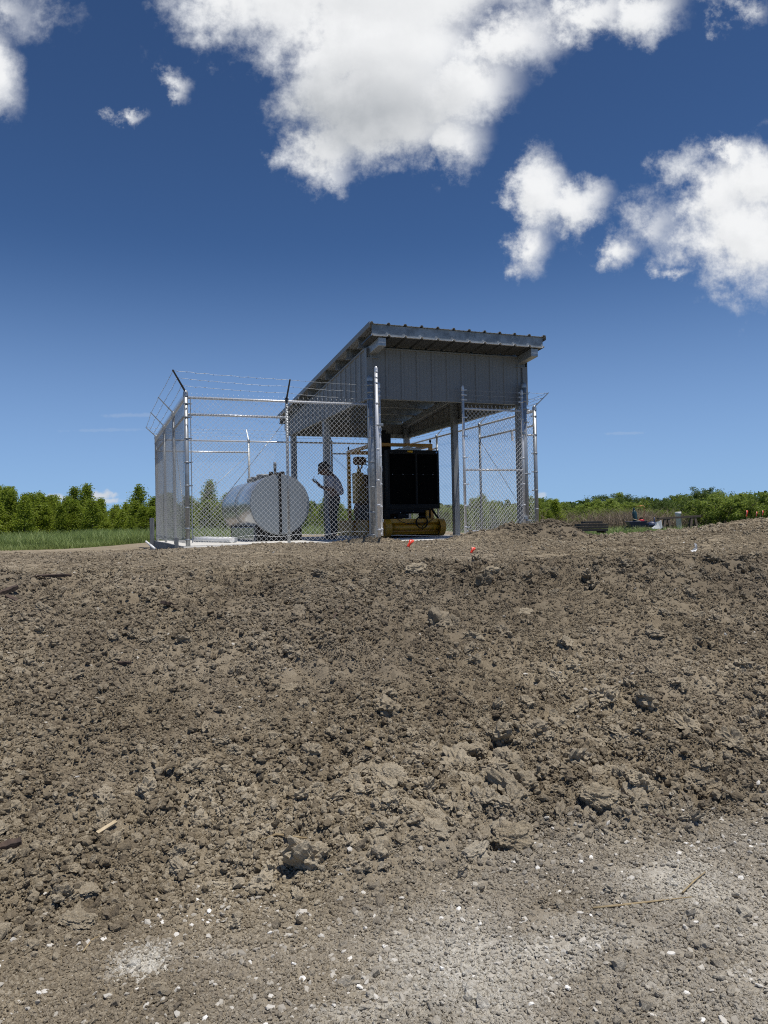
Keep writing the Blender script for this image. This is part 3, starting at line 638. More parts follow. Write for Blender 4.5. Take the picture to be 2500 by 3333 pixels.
# rake trims
for u, s in ((RU0-.04, -1), (RU1+.04, 1)):
    m = MB(); a, b = RV0-.04, RV1+.04
    m.add([(u,a,rz_(a)+.045),(u,b,rz_(b)+.045),(u,b,rz_(b)-.045),(u,a,rz_(a)-.045)]+[(u+s*.003,a,rz_(a)+.045),(u+s*.003,b,rz_(b)+.045),(u+s*.003,b,rz_(b)-.045),(u+s*.003,a,rz_(a)-.045)],
          [(0,1,2,3),(7,6,5,4),(0,4,5,1),(1,5,6,2),(2,6,7,3),(3,7,4,0)]); sp(m, 'rake_trim', M['panel'], parent=None)
# purlins: C sections, the front one is the fascia
def purlin(v, name, fas=False):
    m = MB(); z1 = rz_(v)+.006; z0 = z1-PU; a, b = RU0+.01, RU1-.01
    m.box(a, b, v-.0025, v+.0025, z0, z1); m.box(a, b, v+.003, v+.062, z1-.005, z1-.0005); m.box(a, b, v+.003, v+.062, z0, z0+.005); m.box(a, b, v+.058, v+.063, z0+.0055, z0+.022)
    return sp(m, name, M['galv_beam'])
purlin(RV0, 'fascia')
for i in range(1, 11): purlin(RV0+(RV1-RV0-.07)*i/10, 'purlin')
# soffit: ribbed strip under the front purlin, its shade darkened into the colour
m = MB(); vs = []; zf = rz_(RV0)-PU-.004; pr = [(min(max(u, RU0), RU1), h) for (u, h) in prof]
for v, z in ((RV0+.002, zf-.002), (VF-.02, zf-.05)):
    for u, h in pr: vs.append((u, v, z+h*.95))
m.add(vs, [(i,i+1,n+i+1,n+i) for i in range(n-1)]); so = sp(m, 'soffit', M['sheet_shade']); md = so.modifiers.new('t','SOLIDIFY'); md.thickness = .002
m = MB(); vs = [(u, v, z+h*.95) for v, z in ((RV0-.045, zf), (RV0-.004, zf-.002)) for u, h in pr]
m.add(vs, [(i,i+1,n+i+1,n+i) for i in range(n-1)]); so = sp(m, 'soffit_sunlit_lip', M['rail']); md = so.modifiers.new('t','SOLIDIFY'); md.thickness = .003  # front edge of the soffit, its sunlit brightness put into the colour
# rafters on the column lines
for u in (U0+.075, U1-.075):
    m = MB(); w = .075; a, b = RV0+.02, RV1-.05; za = rz_(a)-PU-.012; zb = rz_(b)-PU-.012; hh = .155
    m.add([(u-w,a,za-hh),(u+w,a,za-hh),(u+w,a,za),(u-w,a,za),(u-w,b,zb-hh),(u+w,b,zb-hh),(u+w,b,zb),(u-w,b,zb)], [(0,1,2,3),(7,6,5,4),(0,4,5,1),(1,5,6,2),(2,6,7,3),(3,7,4,0)]); sp(m, 'rafter', M['galv'], .012)
# columns
for u in (U0+.07, U1-.07):
    for v in (VF+.08, 3.10, VB-.08):
        m = MB(); w = .068; top = rz_(v)-PU-.012-.155-.003; m.box(u-w, u+w, v-w, v+w, .0, top); m.box(u-.12, u+.12, v-.12, v+.12, -.011, .009); sp(m, 'column', M['column'], .01)
# ribbed wall panels
def wallpanel(a, b, fixed, axis, z0, ztop, outward, name, rib=.305, first=.06):
    """a..b along the wall; ztop(s) gives the top; ribs stand proud along outward"""
    pr = []; s = a; pr.append((a, 0)); c = a+first
    while c < b-.05:
        for d, h in ((-.034,0),(-.02,.022),(.02,.022),(.034,0)): pr.append((c+d, h))
        for q in (.4,.6):
            if c+rib*q < b-.03: pr += [(c+rib*q-.008,0),(c+rib*q,.004),(c+rib*q+.008,0)]
        c += rib
    pr.append((b, 0)); vs = []; k = len(pr)
    for top in (0, 1):
        for s, h in pr:
            z = ztop(s) if top else z0
            vs.append((s, fixed+outward*h, z) if axis == 'u' else (fixed+outward*h, s, z))
    m = MB(); m.add(vs, [(i,i+1,k+i+1,k+i) for i in range(k-1)]); o = sp(m, name, M['panel']); md = o.modifiers.new('t','SOLIDIFY'); md.thickness = .0015; md.offset = 0
    return o
zt = lambda v: rz_(v)-PU-.03
wallpanel(U0-.02, U1+.02, VF-.012, 'u', HB, lambda s: zt(VF)-.02, -1, 'wall')
wallpanel(U0-.02, U1+.02, VB+.012, 'u', HB, lambda s: zt(VB)-.02, 1, 'wall')
wallpanel(VF-.01, VB+.01, U0-.022, 'v', HB, zt, -1, 'wall'); wallpanel(VF-.01, VB+.01, U1+.022, 'v', HB, zt, 1, 'wall')
# trims: corner angles, head trims and bottom girts
for u in (U0-.05, U1+.05):
    m = MB(); s = -1 if u < 4 else 1; m.box(u-.003, u+.003, VF-.045, VF+.06, HB-.004, zt(VF)-.02); m.box(min(u-s*.003,u-s*.11), max(u-s*.003,u-s*.11), VF-.046, VF-.040, HB-.004, zt(VF)-.19)
    sp(m, 'corner_trim', M['panel'])
m = MB(); m.box(U0+.16, U1-.16, VF-.05, VF-.014, zt(VF)-.024, zt(VF)-.002)
a, b = VF+.07, VB
m.add([(U0-.053,a,zt(a)-.02),(U0-.022,a,zt(a)-.02),(U0-.022,b,zt(b)-.02),(U0-.053,b,zt(b)-.02),(U0-.053,a,zt(a)+.006),(U0-.022,a,zt(a)+.006),(U0-.022,b,zt(b)+.006),(U0-.053,b,zt(b)+.006)], [(0,1,2,3),(7,6,5,4),(0,4,5,1),(1,5,6,2),(2,6,7,3),(3,7,4,0)])
for u0_, u1_ in ((U0-.05, U0+.21), (U1-.21, U1+.05)): m.box(u0_+.02 if u0_ > 4 else u0_+.055, u1_-.055 if u0_ > 4 else u1_-.02, VF-.052, VF-.016, zt(VF)-.205, zt(VF)-.19)
sp(m, 'head_trim', M['panel'])
for (a_, b_, c_, d_) in ((U0+.15, U1-.15, VF+.0, VF+.06), (U0+.15, U1-.15, VB-.06, VB)):
    m = MB(); m.box(a_, b_, c_, d_, HB+.004, HB+.10); sp(m, 'girt', M['galv_beam'])
for u in (U0-.018, U1-.045):
    for v0, v1 in ((VF+.16, 3.02), (3.18, VB-.16)):
        m = MB(); m.box(u, u+.063, v0, v1, HB+.004, HB+.10); sp(m, 'girt', M['galv_beam'])

# ------------------------------------------------------------------ fuel tank
TU, TV, TR, TL, TZ = 2.07, 2.28, .605, 3.55, .72
tank = uv('fuel_tank', TU, TV+TL/2, 0, 'large grey horizontal fuel tank on black saddles behind the fence', 'fuel tank')
m = MB(); h = TL/2
m.lathe([(.001,-h),(TR-.02,-h),(TR-.004,-h+.004),(TR,-h+.02),(TR,h-.02),(TR-.02,h),(.001,h)], (0,0,TZ), 'y', 72); body = m.build('body', M['tank'], tank)
for f in body.data.polygons:
    if abs(f.normal.y) > .9: f.use_smooth = False
for y in (-h+.02, 0, h-.02): MB().lathe([(TR+.001,y-.012),(TR+.006,y-.008),(TR+.006,y+.008),(TR+.001,y+.012)], (0,0,TZ), 'y', 64).build('weld_band', M['tank'], tank)
m = MB(); m.box(-.028,.028,-h-.012,-h-.002,TZ-TR+.01,TZ+TR+.01); m.build('sight_gauge', M['black'], tank, bevel=.003)
def saddle(y0, y1, hw, mat, nm):
    pl = [(-hw,-.005),(hw,-.005),(hw,.40)]+[( (TR+.004)*math.sin(a), TZ-(TR+.004)*math.cos(a)) for a in np.linspace(math.asin(min(1,hw/TR))*.93, -math.asin(min(1,hw/TR))*.93, 17)]+[(-hw,.40)]
    m = MB(); m.prism([(p[0], min(p[1], .40) if abs(p[0]) >= hw else p[1]) for p in pl], lambda a, b: (a, y0, b), (0, y1-y0, 0)); return m.build(nm, mat, tank)
saddle(-h+.10, -h+.22, .46, M['black'], 'saddle'); saddle(h-.5, h-.38, .46, M['black'], 'saddle')
m = MB(); m.box(-.47,-.43,-h+.35,h-.6,.0,.27); m.build('side_skirt', M['tank'], tank, bevel=.006)
m = MB(); m.box(.43,.47,-h+.35,h-.6,.0,.27); m.build('side_skirt', M['tank'], tank, bevel=.006)
for x, y, rr, hh, nm in ((-.03,-h+.28,.028,.26,'vent_pipe'), (-.10,-h+1.1,.13,.07,'hatch'), (-.16,-h+1.55,.11,.06,'hatch'), (-.12,-h+2.5,.06,.07,'filler_cap')):
    m = MB(); m.lathe([(rr,-.06),(rr,hh*.55),(rr*1.15,hh*.55),(rr*1.15,hh),(rr*.9,hh+.012),(.001,hh+.014)], (x,y,TZ+math.sqrt(TR*TR-x*x)), n=20); m.build(nm, M['galv'] if nm == 'vent_pipe' else M['column'], tank)
m = MB(); m.tube([(-.12,-h+.25,TZ+TR-.03),(-.12,-h+.25,TZ+TR+.07)], .045, 12); m.tube([(.1,-h+.2,TZ+TR-.04),(.1,-h+.2,TZ+TR+.07)], .05, 12); m.box(-.16,.15,-h+.18,-h+.3,TZ+TR+.005,TZ+TR+.03); m.tube([(-.03,-h+.04,TZ+TR-.02),(-.03,-h+.04,TZ+TR+.04)], .06, 12); m.build('fittings', M['rubber'], tank, bevel=.004)
# pipe lying beside the tank
m = MB(); m.tube([(0,0,0),(.5,-1.6,0)], .055, 14); m.lathe([(.062,-.05),(.062,.05)], (0,0,0), 'y', 14)
o = m.build('plastic_pipe', M['white'], loc=W(.55,3.6,.045)); o.rotation_euler = (0,0,TH); tag(o, 'white plastic pipe lying on the concrete left of the tank', 'pipe')
m = MB(); m.tube([(0,0,0),(.12,-.9,0)], .05, 14)
o = m.build('plastic_pipe', M['galv'], loc=W(1.0,2.95,.04)); o.rotation_euler = (0,0,TH); tag(o, 'short grey pipe end lying against the tank skirt', 'pipe')

# ------------------------------------------------------------------ pump set
PU0, PV0 = 4.90, 1.95
pump = uv('diesel_pump', PU0, PV0, 0, 'yellow skid mounted diesel pump with tall black radiator under the shed', 'pump')
SW = .615; SH = .40; SLn = 3.5
for s in (-1, 1):   # runners: web plate with a rounded front and a flange round it
    x = s*SW; pts = [(SLn, .02), (.19, .02)]+[(.19-.19*math.sin(a), .20-.18*math.cos(a)) for a in np.linspace(0.0, math.pi, 15)]+[(.19, .38), (SLn, .38)]
    m = MB(); m.prism(pts, lambda a, b: (x-.008, a, b+.0), (.016, 0, 0)); w = .062
    for (a, b) in zip(pts[:-1], pts[1:]):
        a = Vector((0,a[0],a[1])); b = Vector((0,b[0],b[1])); t = (b-a).normalized(); nn = Vector((0, t.z, -t.y))
        if (b-a).length < 1e-5: continue
        q = [a+nn*.006, b+nn*.006, b-nn*.006, a-nn*.006]
        m.add([p_+Vector((x-w,0,0)) for p_ in q]+[p_+Vector((x+w,0,0)) for p_ in q], [(0,1,2,3),(7,6,5,4),(0,4,5,1),(1,5,6,2),(2,6,7,3),(3,7,4,0)])
    for yy_ in (.34, .5, 1.2, 2.2): m.box(x-w+.004, x+w-.004, yy_, yy_+.012, .03, .37)
    ru = m.build('runner', M['yellow'], pump)
    for k in range(4): MB().lathe([(.011,-.012),(.011,.004),(.001,.006)], (x-.013, .2, .09+.075*k), 'x', 8).build('bolt', M['silver'], ru)
m = MB(); m.box(-SW+.062, SW-.062, .10, .13, .30, .385); m.build('front_plate', M['yellow'], pump, bevel=.006)
m = MB(); m.tube([(-SW+.06,.11,.205),(SW-.06,.11,.205)], .058, 20); m.build('cross_tube', M['yellow'], pump)
m = MB(); m.prism([(.11,.295),(.20,.24),(.20,.10),(.13,.06),(.12,.075),(.185,.11),(.185,.23),(.10,.285)], lambda a, b: (-SW+.063, a, b), (2*SW-.126, 0, 0)); m.build('inner_plate', M['yellow'], pump)
MB().box(-SW+.064, SW-.064, .9, .98, .04, .3).build('crossmember', M['yellow'], pump); MB().box(-SW+.064, SW-.064, 2.6, 2.7, .04, .37).build('crossmember', M['yellow'], pump)
m = MB(); m.box(-SW+.07, SW-.07, .22, SLn-.1, .33, .375); m.build('deck', M['black'], pump)
m = MB(); m.tube([(-.40,.075,.385),(-.33,.05,.33),(-.2,.045,.285),(.02,.045,.28),(.12,.05,.30),(.25,.05,.28),(.34,.07,.33),(.44,.1,.385)], .007, 6); m.build('hose', M['rubber'], pump)
m = MB(); m.lathe([(.12,-.015),(.14,-.015),(.14,.015),(.12,.015),(.12,-.015)], (.14,.055,.31), 'y', 20); m.tube([(.0,.03,.33),(.14,.03,.22),(.27,.03,.34)], .006, 6); m.tube([(.14,.035,.22),(.14,.035,.14)], .006, 6); m.build('towing_ring', M['black'], pump)
# radiator
rad = MB(); rv = .36; z0, z1 = .60, 1.865; rw = .60
rad.box(-rw, -rw+.045, rv, rv+.20, z0, z1); rad.box(rw-.045, rw, rv, rv+.20, z0, z1); rad.box(-rw+.045, rw-.045, rv, rv+.20, z1-.09, z1); rad.box(-rw+.045, rw-.045, rv, rv+.20, z0, z0+.10); rad.box(.045,.085,rv-.003,rv+.2,z0+.10,z1-.09)
rad.box(-rw+.045, rw-.045, rv+.08, rv+.19, z0+.1, z1-.09)
radiator = rad.build('radiator', M['black'], pump, bevel=.004); radiator.location.x = .11
m = MB()
for i in range(70):
    x = -rw+.055+i*(2*rw-.11)/70
    if .035 < x < .09: continue
    m.box(x, x+.005, rv+.045, rv+.079, z0+.105, z1-.095)
m.box(-rw+.05, .044, rv+.012, rv+.03, 1.335, 1.345); m.box(.086, rw-.05, rv+.012, rv+.03, 1.335, 1.345); m.build('fins', M['blackfin'], radiator)
def bolt(x, z): MB().lathe([(.0085,-.006),(.0085,.002),(.001,.004)], (x, rv-.001, z), 'y', 7).build('bolt', M['silver'], radiator)
for i in range(15): bolt(-rw+.06+i*.043, z1-.085+.02); 
for i in range(15): bolt(-rw+.06+i*.043, z0+.085)
for z in (.72,.93,1.15,1.40,1.62,1.78): bolt(-rw+.022, z); bolt(.065, z); bolt(rw-.022, z)
for x in (-.49,-.25,-.02,.22,.45): MB().lathe([(.008,-.006),(.001,.0)], (x, rv+.008, 1.34), 'y', 7).build('bolt', M['silver'], radiator)
# maker's letters on the header tank
m = MB(); lx, lz, lh = -.13, z1-.055, .046
def stroke(a, b): m.tube([(a[0],rv-.004,a[1]),(b[0],rv-.004,b[1])], .0062, 6)
for poly in ([(0,0),(0,1),(.42,.25),(.84,1),(.84,0)], [(1.05,1),(1.25,0),(1.5,.75),(1.75,0),(1.95,1)], [(2.2,0),(2.2,1)]):
    for a, b in zip(poly[:-1], poly[1:]): stroke((lx+a[0]*lh, lz+a[1]*lh), (lx+b[0]*lh, lz+b[1]*lh))
m.build('maker_letters', M['letter'], radiator)
m = MB(); m.lathe([(.001,-.002),(.022,-.002),(.022,.001)], (rw-.055, rv-.001, z1-.045), 'y', 16); m.build('round_sticker', M['bluelabel'], radiator)
m = MB(); m.box(-rw, rw, rv+.202, rv+.62, z0+.06, z1-.06); m.box(-rw-.012,-rw+.0,rv+.22,rv+.25,z0,z1-.05); m.box(-rw-.012,-rw,rv+.55,rv+.58,z0,z1-.05); shr = m.build('fan_shroud', M['black'], pump, bevel=.01); shr.location.x = .11
m = MB(); m.box(-rw-.006, -rw-.002, rv+.30, rv+.40, 1.42, 1.54); lab = m.build('label_plate', M['paper'], shr)
m = MB(); m.tube([(-rw-.008,rv+.325,1.445),(-rw-.008,rv+.375,1.515)], .006, 5); m.tube([(-rw-.008,rv+.375,1.445),(-rw-.008,rv+.325,1.515)], .006, 5); m.build('label_print', M['bluelabel'], lab)
m = MB(); m.box(-.46,.46,rv+.02,rv+.3,.50,.598); m.box(-.50,-.44,rv+.02,rv+.5,.376,.598); m.box(.42,.48,rv+.02,rv+.5,.376,.598); m.box(-.3,-.05,rv-.06,rv+.05,.40,.5); m.tube([(-.2,rv-.05,.53),(.3,rv-.05,.54)], .02, 8); m.tube([(.55,rv+.1,.60),(.66,rv-.02,.385)], .022, 8); m.build('radiator_base', M['black'], pump, bevel=.005)
m = MB(); m.box(.36,.42,rv-.06,rv-.0,.378,.56); m.build('bracket', M['yellow'], pump, bevel=.004)
for x, z in ((-.25,.52),(-.1,.48),(.05,.545),(.2,.42),(-.38,.42),(.38,.42),(-.02,.405)): MB().lathe([(.011,-.01),(.011,.01),(.001,.012)], (x, rv-.075, z), 'y', 8).build('bolt', M['silver'], pump)
# lifting frame
FZ = 2.02; fx0, fx1, fy0, fy1 = -.61, .71, .80, 2.62
fr = MB(); fr.box(fx0-.04, fx1+.04, fy0-.04, fy0+.04, FZ-.04, FZ+.03); fr.box(fx0-.04, fx1+.04, fy1-.04, fy1+.04, FZ-.04, FZ+.03)
for x in (fx0, fx1): fr.box(x-.04, x+.04, fy0+.041, fy1-.041, FZ-.04, FZ+.03)
frame = fr.build('lifting_frame', M['yellow'], pump, bevel=.006)
for x in (fx0, fx1):
    for y in (fy0, fy1):
        m = MB(); m.box(x-.038, x+.038, y-.038, y+.038, .39, FZ-.041); m.box(x-.062,x+.062,y-.06,y+.06,.381,.39); m.build('upright', M['yellow'], frame, bevel=.005)
        m = MB(); m.tube([(x+.0,y,FZ+.031)]+[(x,y+.03*math.cos(a)*1.0,FZ+.09+.03*math.sin(a)) for a in np.linspace(-math.pi*.5, math.pi*1.5, 12)], .012, 6); m.build('lifting_eye', M['black'], frame)
# exhaust
m = MB(); m.box(-.43,-.17,.95,1.35,1.75,2.28); m.tube([(-.30,1.12,2.28),(-.30,1.12,2.37)], .07, 14); m.lathe([(.08,2.33),(.095,2.335),(.095,2.36),(.08,2.365)], (-.30,1.12,0), n=14); m.build('exhaust_stack', M['black'], pump, bevel=.01)
m = MB(); m.box(-.1,.42,.66,1.0,1.84,1.93); m.tube([(.0,.7,1.93),(.12,.72,1.98),(.3,.74,1.93)], .02, 8); m.build('air_box', M['white'], pump, bevel=.02)
# engine
m = MB(); m.box(-.32,.32,.99,2.35,.75,1.45); m.box(-.26,.26,1.05,2.3,1.45,1.62); m.box(-.24,.24,1.1,2.2,.42,.75); m.tube([(0,2.35,1.0),(0,2.5,1.0)], .30, 24)
for y in (1.2,1.5,1.8,2.1): m.box(-.36,-.32,y,y+.16,1.15,1.4)
m.build('engine', M['iron'], pump, bevel=.02)
m = MB(); m.box(-.60,-.40,2.15,2.42,.78,1.50); m.box(-.39,-.30,2.2,2.5,.82,1.46); m.tube([(-.5,2.2,1.50),(-.5,2.2,1.60)], .05, 12); m.build('filter_box', M['bronze'], pump, bevel=.015)
m = MB(); m.lathe([(.001,-.14),(.08,-.14),(.10,-.10),(.10,.10),(.08,.14),(.001,.14)], (-.46,2.25,1.78), 'x', 18); m.tube([(-.50,2.2,1.60),(-.52,2.2,1.70)], .022, 8); m.tube([(-.42,2.25,1.6),(-.4,2.25,1.70)], .022, 8); m.build('primer_valve', M['iron'], pump)
m = MB(); m.tube([(-.30,2.22,1.78+.0)]+[(-.26+.075*math.cos(a),2.2+.01*a,1.77+.085*math.sin(a)) for a in np.linspace(0, 12.5, 50)], .008, 6); m.build('coiled_hose', M['rubber'], pump)
m = MB(); m.box(-.22,.02,2.05,2.13,1.46,1.84); m.build('control_panel', M['black'], pump, bevel=.01)
m = MB(); m.lathe([(.001,2.5),(.36,2.5),(.40,2.56),(.40,2.95),(.30,3.1),(.16,3.3),(.16,3.45)], (0,0,.62), 'y', 28); m.build('pump_casing', M['iron'], pump)
m = MB(); m.box(-.60,-.40,1.3,2.0,.395,.72); m.build('battery_box', M['black'], pump, bevel=.01)
m = MB(); m.box(-.50,.50,2.0,2.56,.385,.68); m.build('fuel_base', M['iron'], pump, bevel=.01)

# ------------------------------------------------------------------ person
PX, PY = -1.095, 15.93
per = empty('person', (PX, PY, -.012), 0, 'person in dark hat and loose grey shirt looking down at a phone by the tank', 'person')
def skinmesh(name, chains, mat, parent, levels=1, join=None):
    """chains: list of (points, radii); later chains may start at a vertex index of an earlier one via ('@',index)"""
    vs = []; es = []; rr = []; roots = []
    for pts, rad, start in chains:
        prev = start
        if start is None: roots.append(len(vs))
        for p, q in zip(pts, rad):
            vs.append(p); rr.append(q); i = len(vs)-1
            if prev is not None: es.append((prev, i))
            prev = i
    me = bpy.data.meshes.new(name); me.from_pydata(vs, es, []); o = bpy.data.objects.new(name, me); C.objects.link(o)
    o.modifiers.new('skin', 'SKIN'); s = o.modifiers.new('sub', 'SUBSURF'); s.levels = s.render_levels = levels
    sv = me.skin_vertices[0].data
    for i, q in enumerate(rr):
        sv[i].radius = q if isinstance(q, tuple) else (q, q); sv[i].use_root = i in roots
    dg = bpy.context.evaluated_depsgraph_get(); em = bpy.data.meshes.new_from_object(o.evaluated_get(dg)); bpy.data.objects.remove(o)
    if join:
        bm = bmesh.new(); bm.from_mesh(em)
        for v, f in join:
            nv = [bm.verts.new(p) for p in v]
            for q in f: bm.faces.new([nv[i] for i in q])
        bm.to_mesh(em); bm.free()
    em.materials.clear(); em.materials.append(mat)
    for p in em.polygons: p.use_smooth = True
    em.name = name; o = bpy.data.objects.new(name, em); C.objects.link(o); o.parent = parent; return o
# facing -x (to the left of the photograph); y<0 is the side nearer the camera
def head_geo(c, tilt):
    v, f = ico(4); out = []
    for p in v:
        x, y, z = p; w = .078; r = Vector((x*.098, y*w, z*.118))
        if z < -.1: r.x *= 1-.12*(-z); r.y *= 1-.3*(-z)
        if x < -.5 and z < -.5: r.x -= .012                      # chin
        fx = -x
        if fx > .6:
            nose = math.exp(-(y/.16)**2-((z+.12)/.22)**2); r.x -= .026*nose
            eye = math.exp(-((abs(y)-.36)/.14)**2-((z-.08)/.12)**2); r.x += .010*eye
            brow = math.exp(-((z-.26)/.1)**2); r.x -= .006*brow
            mouth = math.exp(-(y/.3)**2-((z+.5)/.07)**2); r.x += .006*mouth; lip = math.exp(-(y/.28)**2-((z+.42)/.06)**2)+math.exp(-(y/.25)**2-((z+.58)/.06)**2); r.x -= .006*lip
        ear = math.exp(-((x-.05)/.2)**2-((z+.02)/.25)**2)
        if abs(y) > .75: r.y += math.copysign(.018*ear, y)
        out.append(r)
    mt = Matrix.Rotation(tilt, 4, 'Y'); return [tuple(mt@p+Vector(c)) for p in out], [tuple(q) for q in f]
HC = (-.17, 0, 1.46)
chains = [([(.07,0,.93),(.06,0,1.06),(.045,0,1.20),(0,0,1.31),(-.05,0,1.38),(-.10,0,1.42),(-.135,0,1.46)], [(.15,.12),(.14,.11),(.16,.12),(.17,.11),(.10,.08),(.062,.062),(.055,.055)], None)]
for s in (-1, 1):
    b = sum(len(c[0]) for c in chains)
    chains.append(([(.06,s*.10,.86),(.02,s*.115,.48),(.055,s*.12,.10),(.03,s*.12,.05),(-.10,s*.125,.035)], [.095,.062,.045,.04,.03], 0))
    arm_end = (-.30, s*.055-.02, 1.21) if s < 0 else (-.27, .045, 1.17)
    chains.append(([(0,s*.17,1.30),(.03,s*.215,1.16),(.0,s*.225,1.03),(-.12,s*.17,1.06),(-.24,s*.09,1.12),(arm_end[0],arm_end[1]*.9,arm_end[2])], [.062,.05,.043,.038,.028,.03], 3))
    hx, hy, hz = arm_end
    for k, (dy, ln) in enumerate(((-.030,.062),(-.010,.074),(.010,.070),(.030,.055))):   # four curled fingers
        chains.append(([(hx-.005,hy+dy*.9,hz+.0),(hx-.05,hy+dy,hz+.018),(hx-.05-ln*.5,hy+dy-s*.008,hz+.038),(hx-.05-ln*.6,hy+dy-s*.028,hz+.062)], [.012,.0095,.009,.008], None))
    chains.append(([(hx,hy-s*.012,hz+.01),(hx-.015,hy-s*.035,hz+.03),(hx-.045,hy-s*.04,hz+.055)], [.013,.0105,.009], None))
body = skinmesh('body', chains, M['skin'], per, 2, [head_geo(HC, -.55)])
# shirt: untucked, sleeves to the elbow
sh = [([(.085,0,.90),(.085,0,1.0),(.065,0,1.12),(.04,0,1.24),(-.01,0,1.33),(-.055,0,1.385)], [(.205,.155),(.195,.15),(.18,.15),(.19,.16),(.15,.125),(.085,.08)], None)]
for s in (-1, 1): sh.append(([(0,s*.17,1.305),(.03,s*.222,1.17),(.0,s*.228,1.05)], [.082,.072,.066], 3))
skinmesh('shirt', sh, M['shirt'], per, 2)
tr = [([(.075,0,.95),(.07,0,.90)], [(.155,.135),(.15,.14)], None)]
for s in (-1, 1): tr.append(([(.065,s*.095,.80),(.025,s*.115,.50),(.05,s*.12,.28),(.055,s*.12,.10)], [.112,.085,.075,.078], 1))
skinmesh('trousers', tr, M['pants'], per, 2)
for s in (-1, 1): skinmesh('boot', [([(.085,s*.12,.05),(.02,s*.12,.05),(-.07,s*.125,.045),(-.135,s*.125,.036)], [.045,.05,.045,.032], None)], M['boot'], per, 2)
hm = MB(); hm.lathe([(.155,-.035),(.15,-.03),(.115,.0),(.106,.05),(.098,.095),(.07,.118),(.001,.125)], (0,0,0), n=28)
for i, p in enumerate(hm.v):
    x, y, z = p
    if z < .0: hm.v[i] = (x-(.035 if x < -.05 else 0), y*.9, z-.5*max(0, -x-.06))
ht = hm.build('hat', M['hat'], per); ht.location = (HC[0]+.028, 0, HC[2]+.048); ht.rotation_euler = (0,-.42,0); md = ht.modifiers.new('t','SOLIDIFY'); md.thickness = .006
m = MB(); m.box(-.004,.004,-.034,.034,-.062,.062); ph = m.build('phone', M['phone'], None, bevel=.004); ph.location = (PX-.362, PY-.02, 1.262); ph.rotation_euler = (0,.15,0); tag(ph, 'dark phone held up in front of the person in the hat', 'phone')

# ------------------------------------------------------------------ things beyond the fence, left
b = at(496, 1778, 14.3); m = MB(); hh = at(496, 1686, 14.3).z-b.z
m.box(-.035,.035,-.03,.03,-.25,hh); m.box(-.03,.03,.031,.036,-.2,hh-.004)
tag(m.build('marker_post', M['board'], loc=b, bevel=.004), 'slim grey post standing left of the fence corner', 'post')
b = at(575, 1782, 12.25); hh = at(575, 1749, 12.25).z-b.z
m = MB(); m.box(-.027,.027,-.027,.027,-.3,hh); tag(m.build('marker_post', M['board'], loc=b, bevel=.004), 'short square grey stub post beside the corner fence post', 'post')
a = at(475, 1762, 13.0); b = at(506, 1788, 12.85); m = MB(); m.tube([a, a.lerp(b,.45)], .017, 10); m.tube([a.lerp(b,.42), b], .021, 10)
tag(m.build('plastic_pipe', M['white'], off=b, loc=b), 'thin white pipe sticking up aslant out of the dirt left of the pad', 'pipe')

# ------------------------------------------------------------------ things beyond the ridge, right
FZG = -.44
def gp(px, Y): 
    q = at(px, 1700, Y); return Vector((q.x, Y, FZG))
# timber stack (38 m)
b = gp(1921, 30); st = empty('timber_stack', b, .12, 'low stack of black timbers on the ground right of the dirt mound', 'timber stack')
sc = 30/2475
rs = random.Random(4)
for lay, (n, w0) in enumerate(((5,1.12),(5,1.10),(4,1.0),(3,.7))):
    for k in range(n):
        m = MB(); z = .02+lay*.11; x0 = -w0+rs.uniform(-.05,.1); x1 = w0+rs.uniform(-.12,.06); y = -.5+k*.22
        m.box(x0, x1, y, y+.18, z+.06, z+.15); m.build('timber', M['blacktimber'], st, bevel=.008)
m = MB()
for x in (-.8, .8): m.box(x-.06, x+.06, -.5, .5, 0, .08)
m.build('bearer', M['blacktimber'], st, bevel=.006)
st.scale = (.56, .8, .92); st.location.z = at(1921, 1733, 30).z-.02
# wheelbarrow (38 m)
YW = 38; b = gp(2072, YW); b.z = at(2072, 1728, YW).z-.12; wb = empty('wheelbarrow', b, 0, 'navy wheelbarrow loaded with a gas cylinder on the ridge at right', 'wheelbarrow')
m = MB(); bot = [(-.30,-.22,.30),(.30,-.22,.30),(.30,.22,.30),(-.30,.22,.30)]; top = [(-.48,-.33,.58),(.44,-.33,.60),(.44,.33,.60),(-.48,.33,.58)]
m.add(bot+top, [(0,1,2,3),(0,1,5,4),(1,2,6,5),(2,3,7,6),(3,0,4,7)]); tb = m.build('tray', M['bluetub'], wb); md = tb.modifiers.new('t','SOLIDIFY'); md.thickness = .012
m = MB(); m.tube([Vector(p_) for p_ in top]+[Vector(top[0])], .014, 6); m.build('rim', M['bluetub'], tb)
m = MB(); m.lathe([(.12,-.04),(.18,-.05),(.19,0),(.18,.05),(.12,.04)], (-.45,0,.19), 'y', 20); m.tube([(-.45,-.09,.19),(-.45,.09,.19)], .02, 8); m.build('wheel', M['rubber'], wb)
for s in (-1, 1):
    m = MB(); m.tube([(-.47,s*.08,.19),(.1,s*.22,.29),(.85,s*.28,.46)], .02, 8); m.build('handle', M['wood'], wb)
    m = MB(); m.tube([(.18,s*.22,.31),(.27,s*.22,.0),(.34,s*.22,.0)], .016, 6); m.build('leg', M['bluetub'], wb)
cy = empty('gas_cylinder', b+Vector((-.02,.02,.33)), 0, 'dark green gas cylinder standing tilted in the wheelbarrow', 'gas cylinder')
m = MB(); m.lathe([(.001,0),(.11,.0),(.115,.02),(.115,.66),(.10,.74),(.06,.80),(.04,.83)], n=22); q = m.build('bottle', M['cylgreen'], cy)
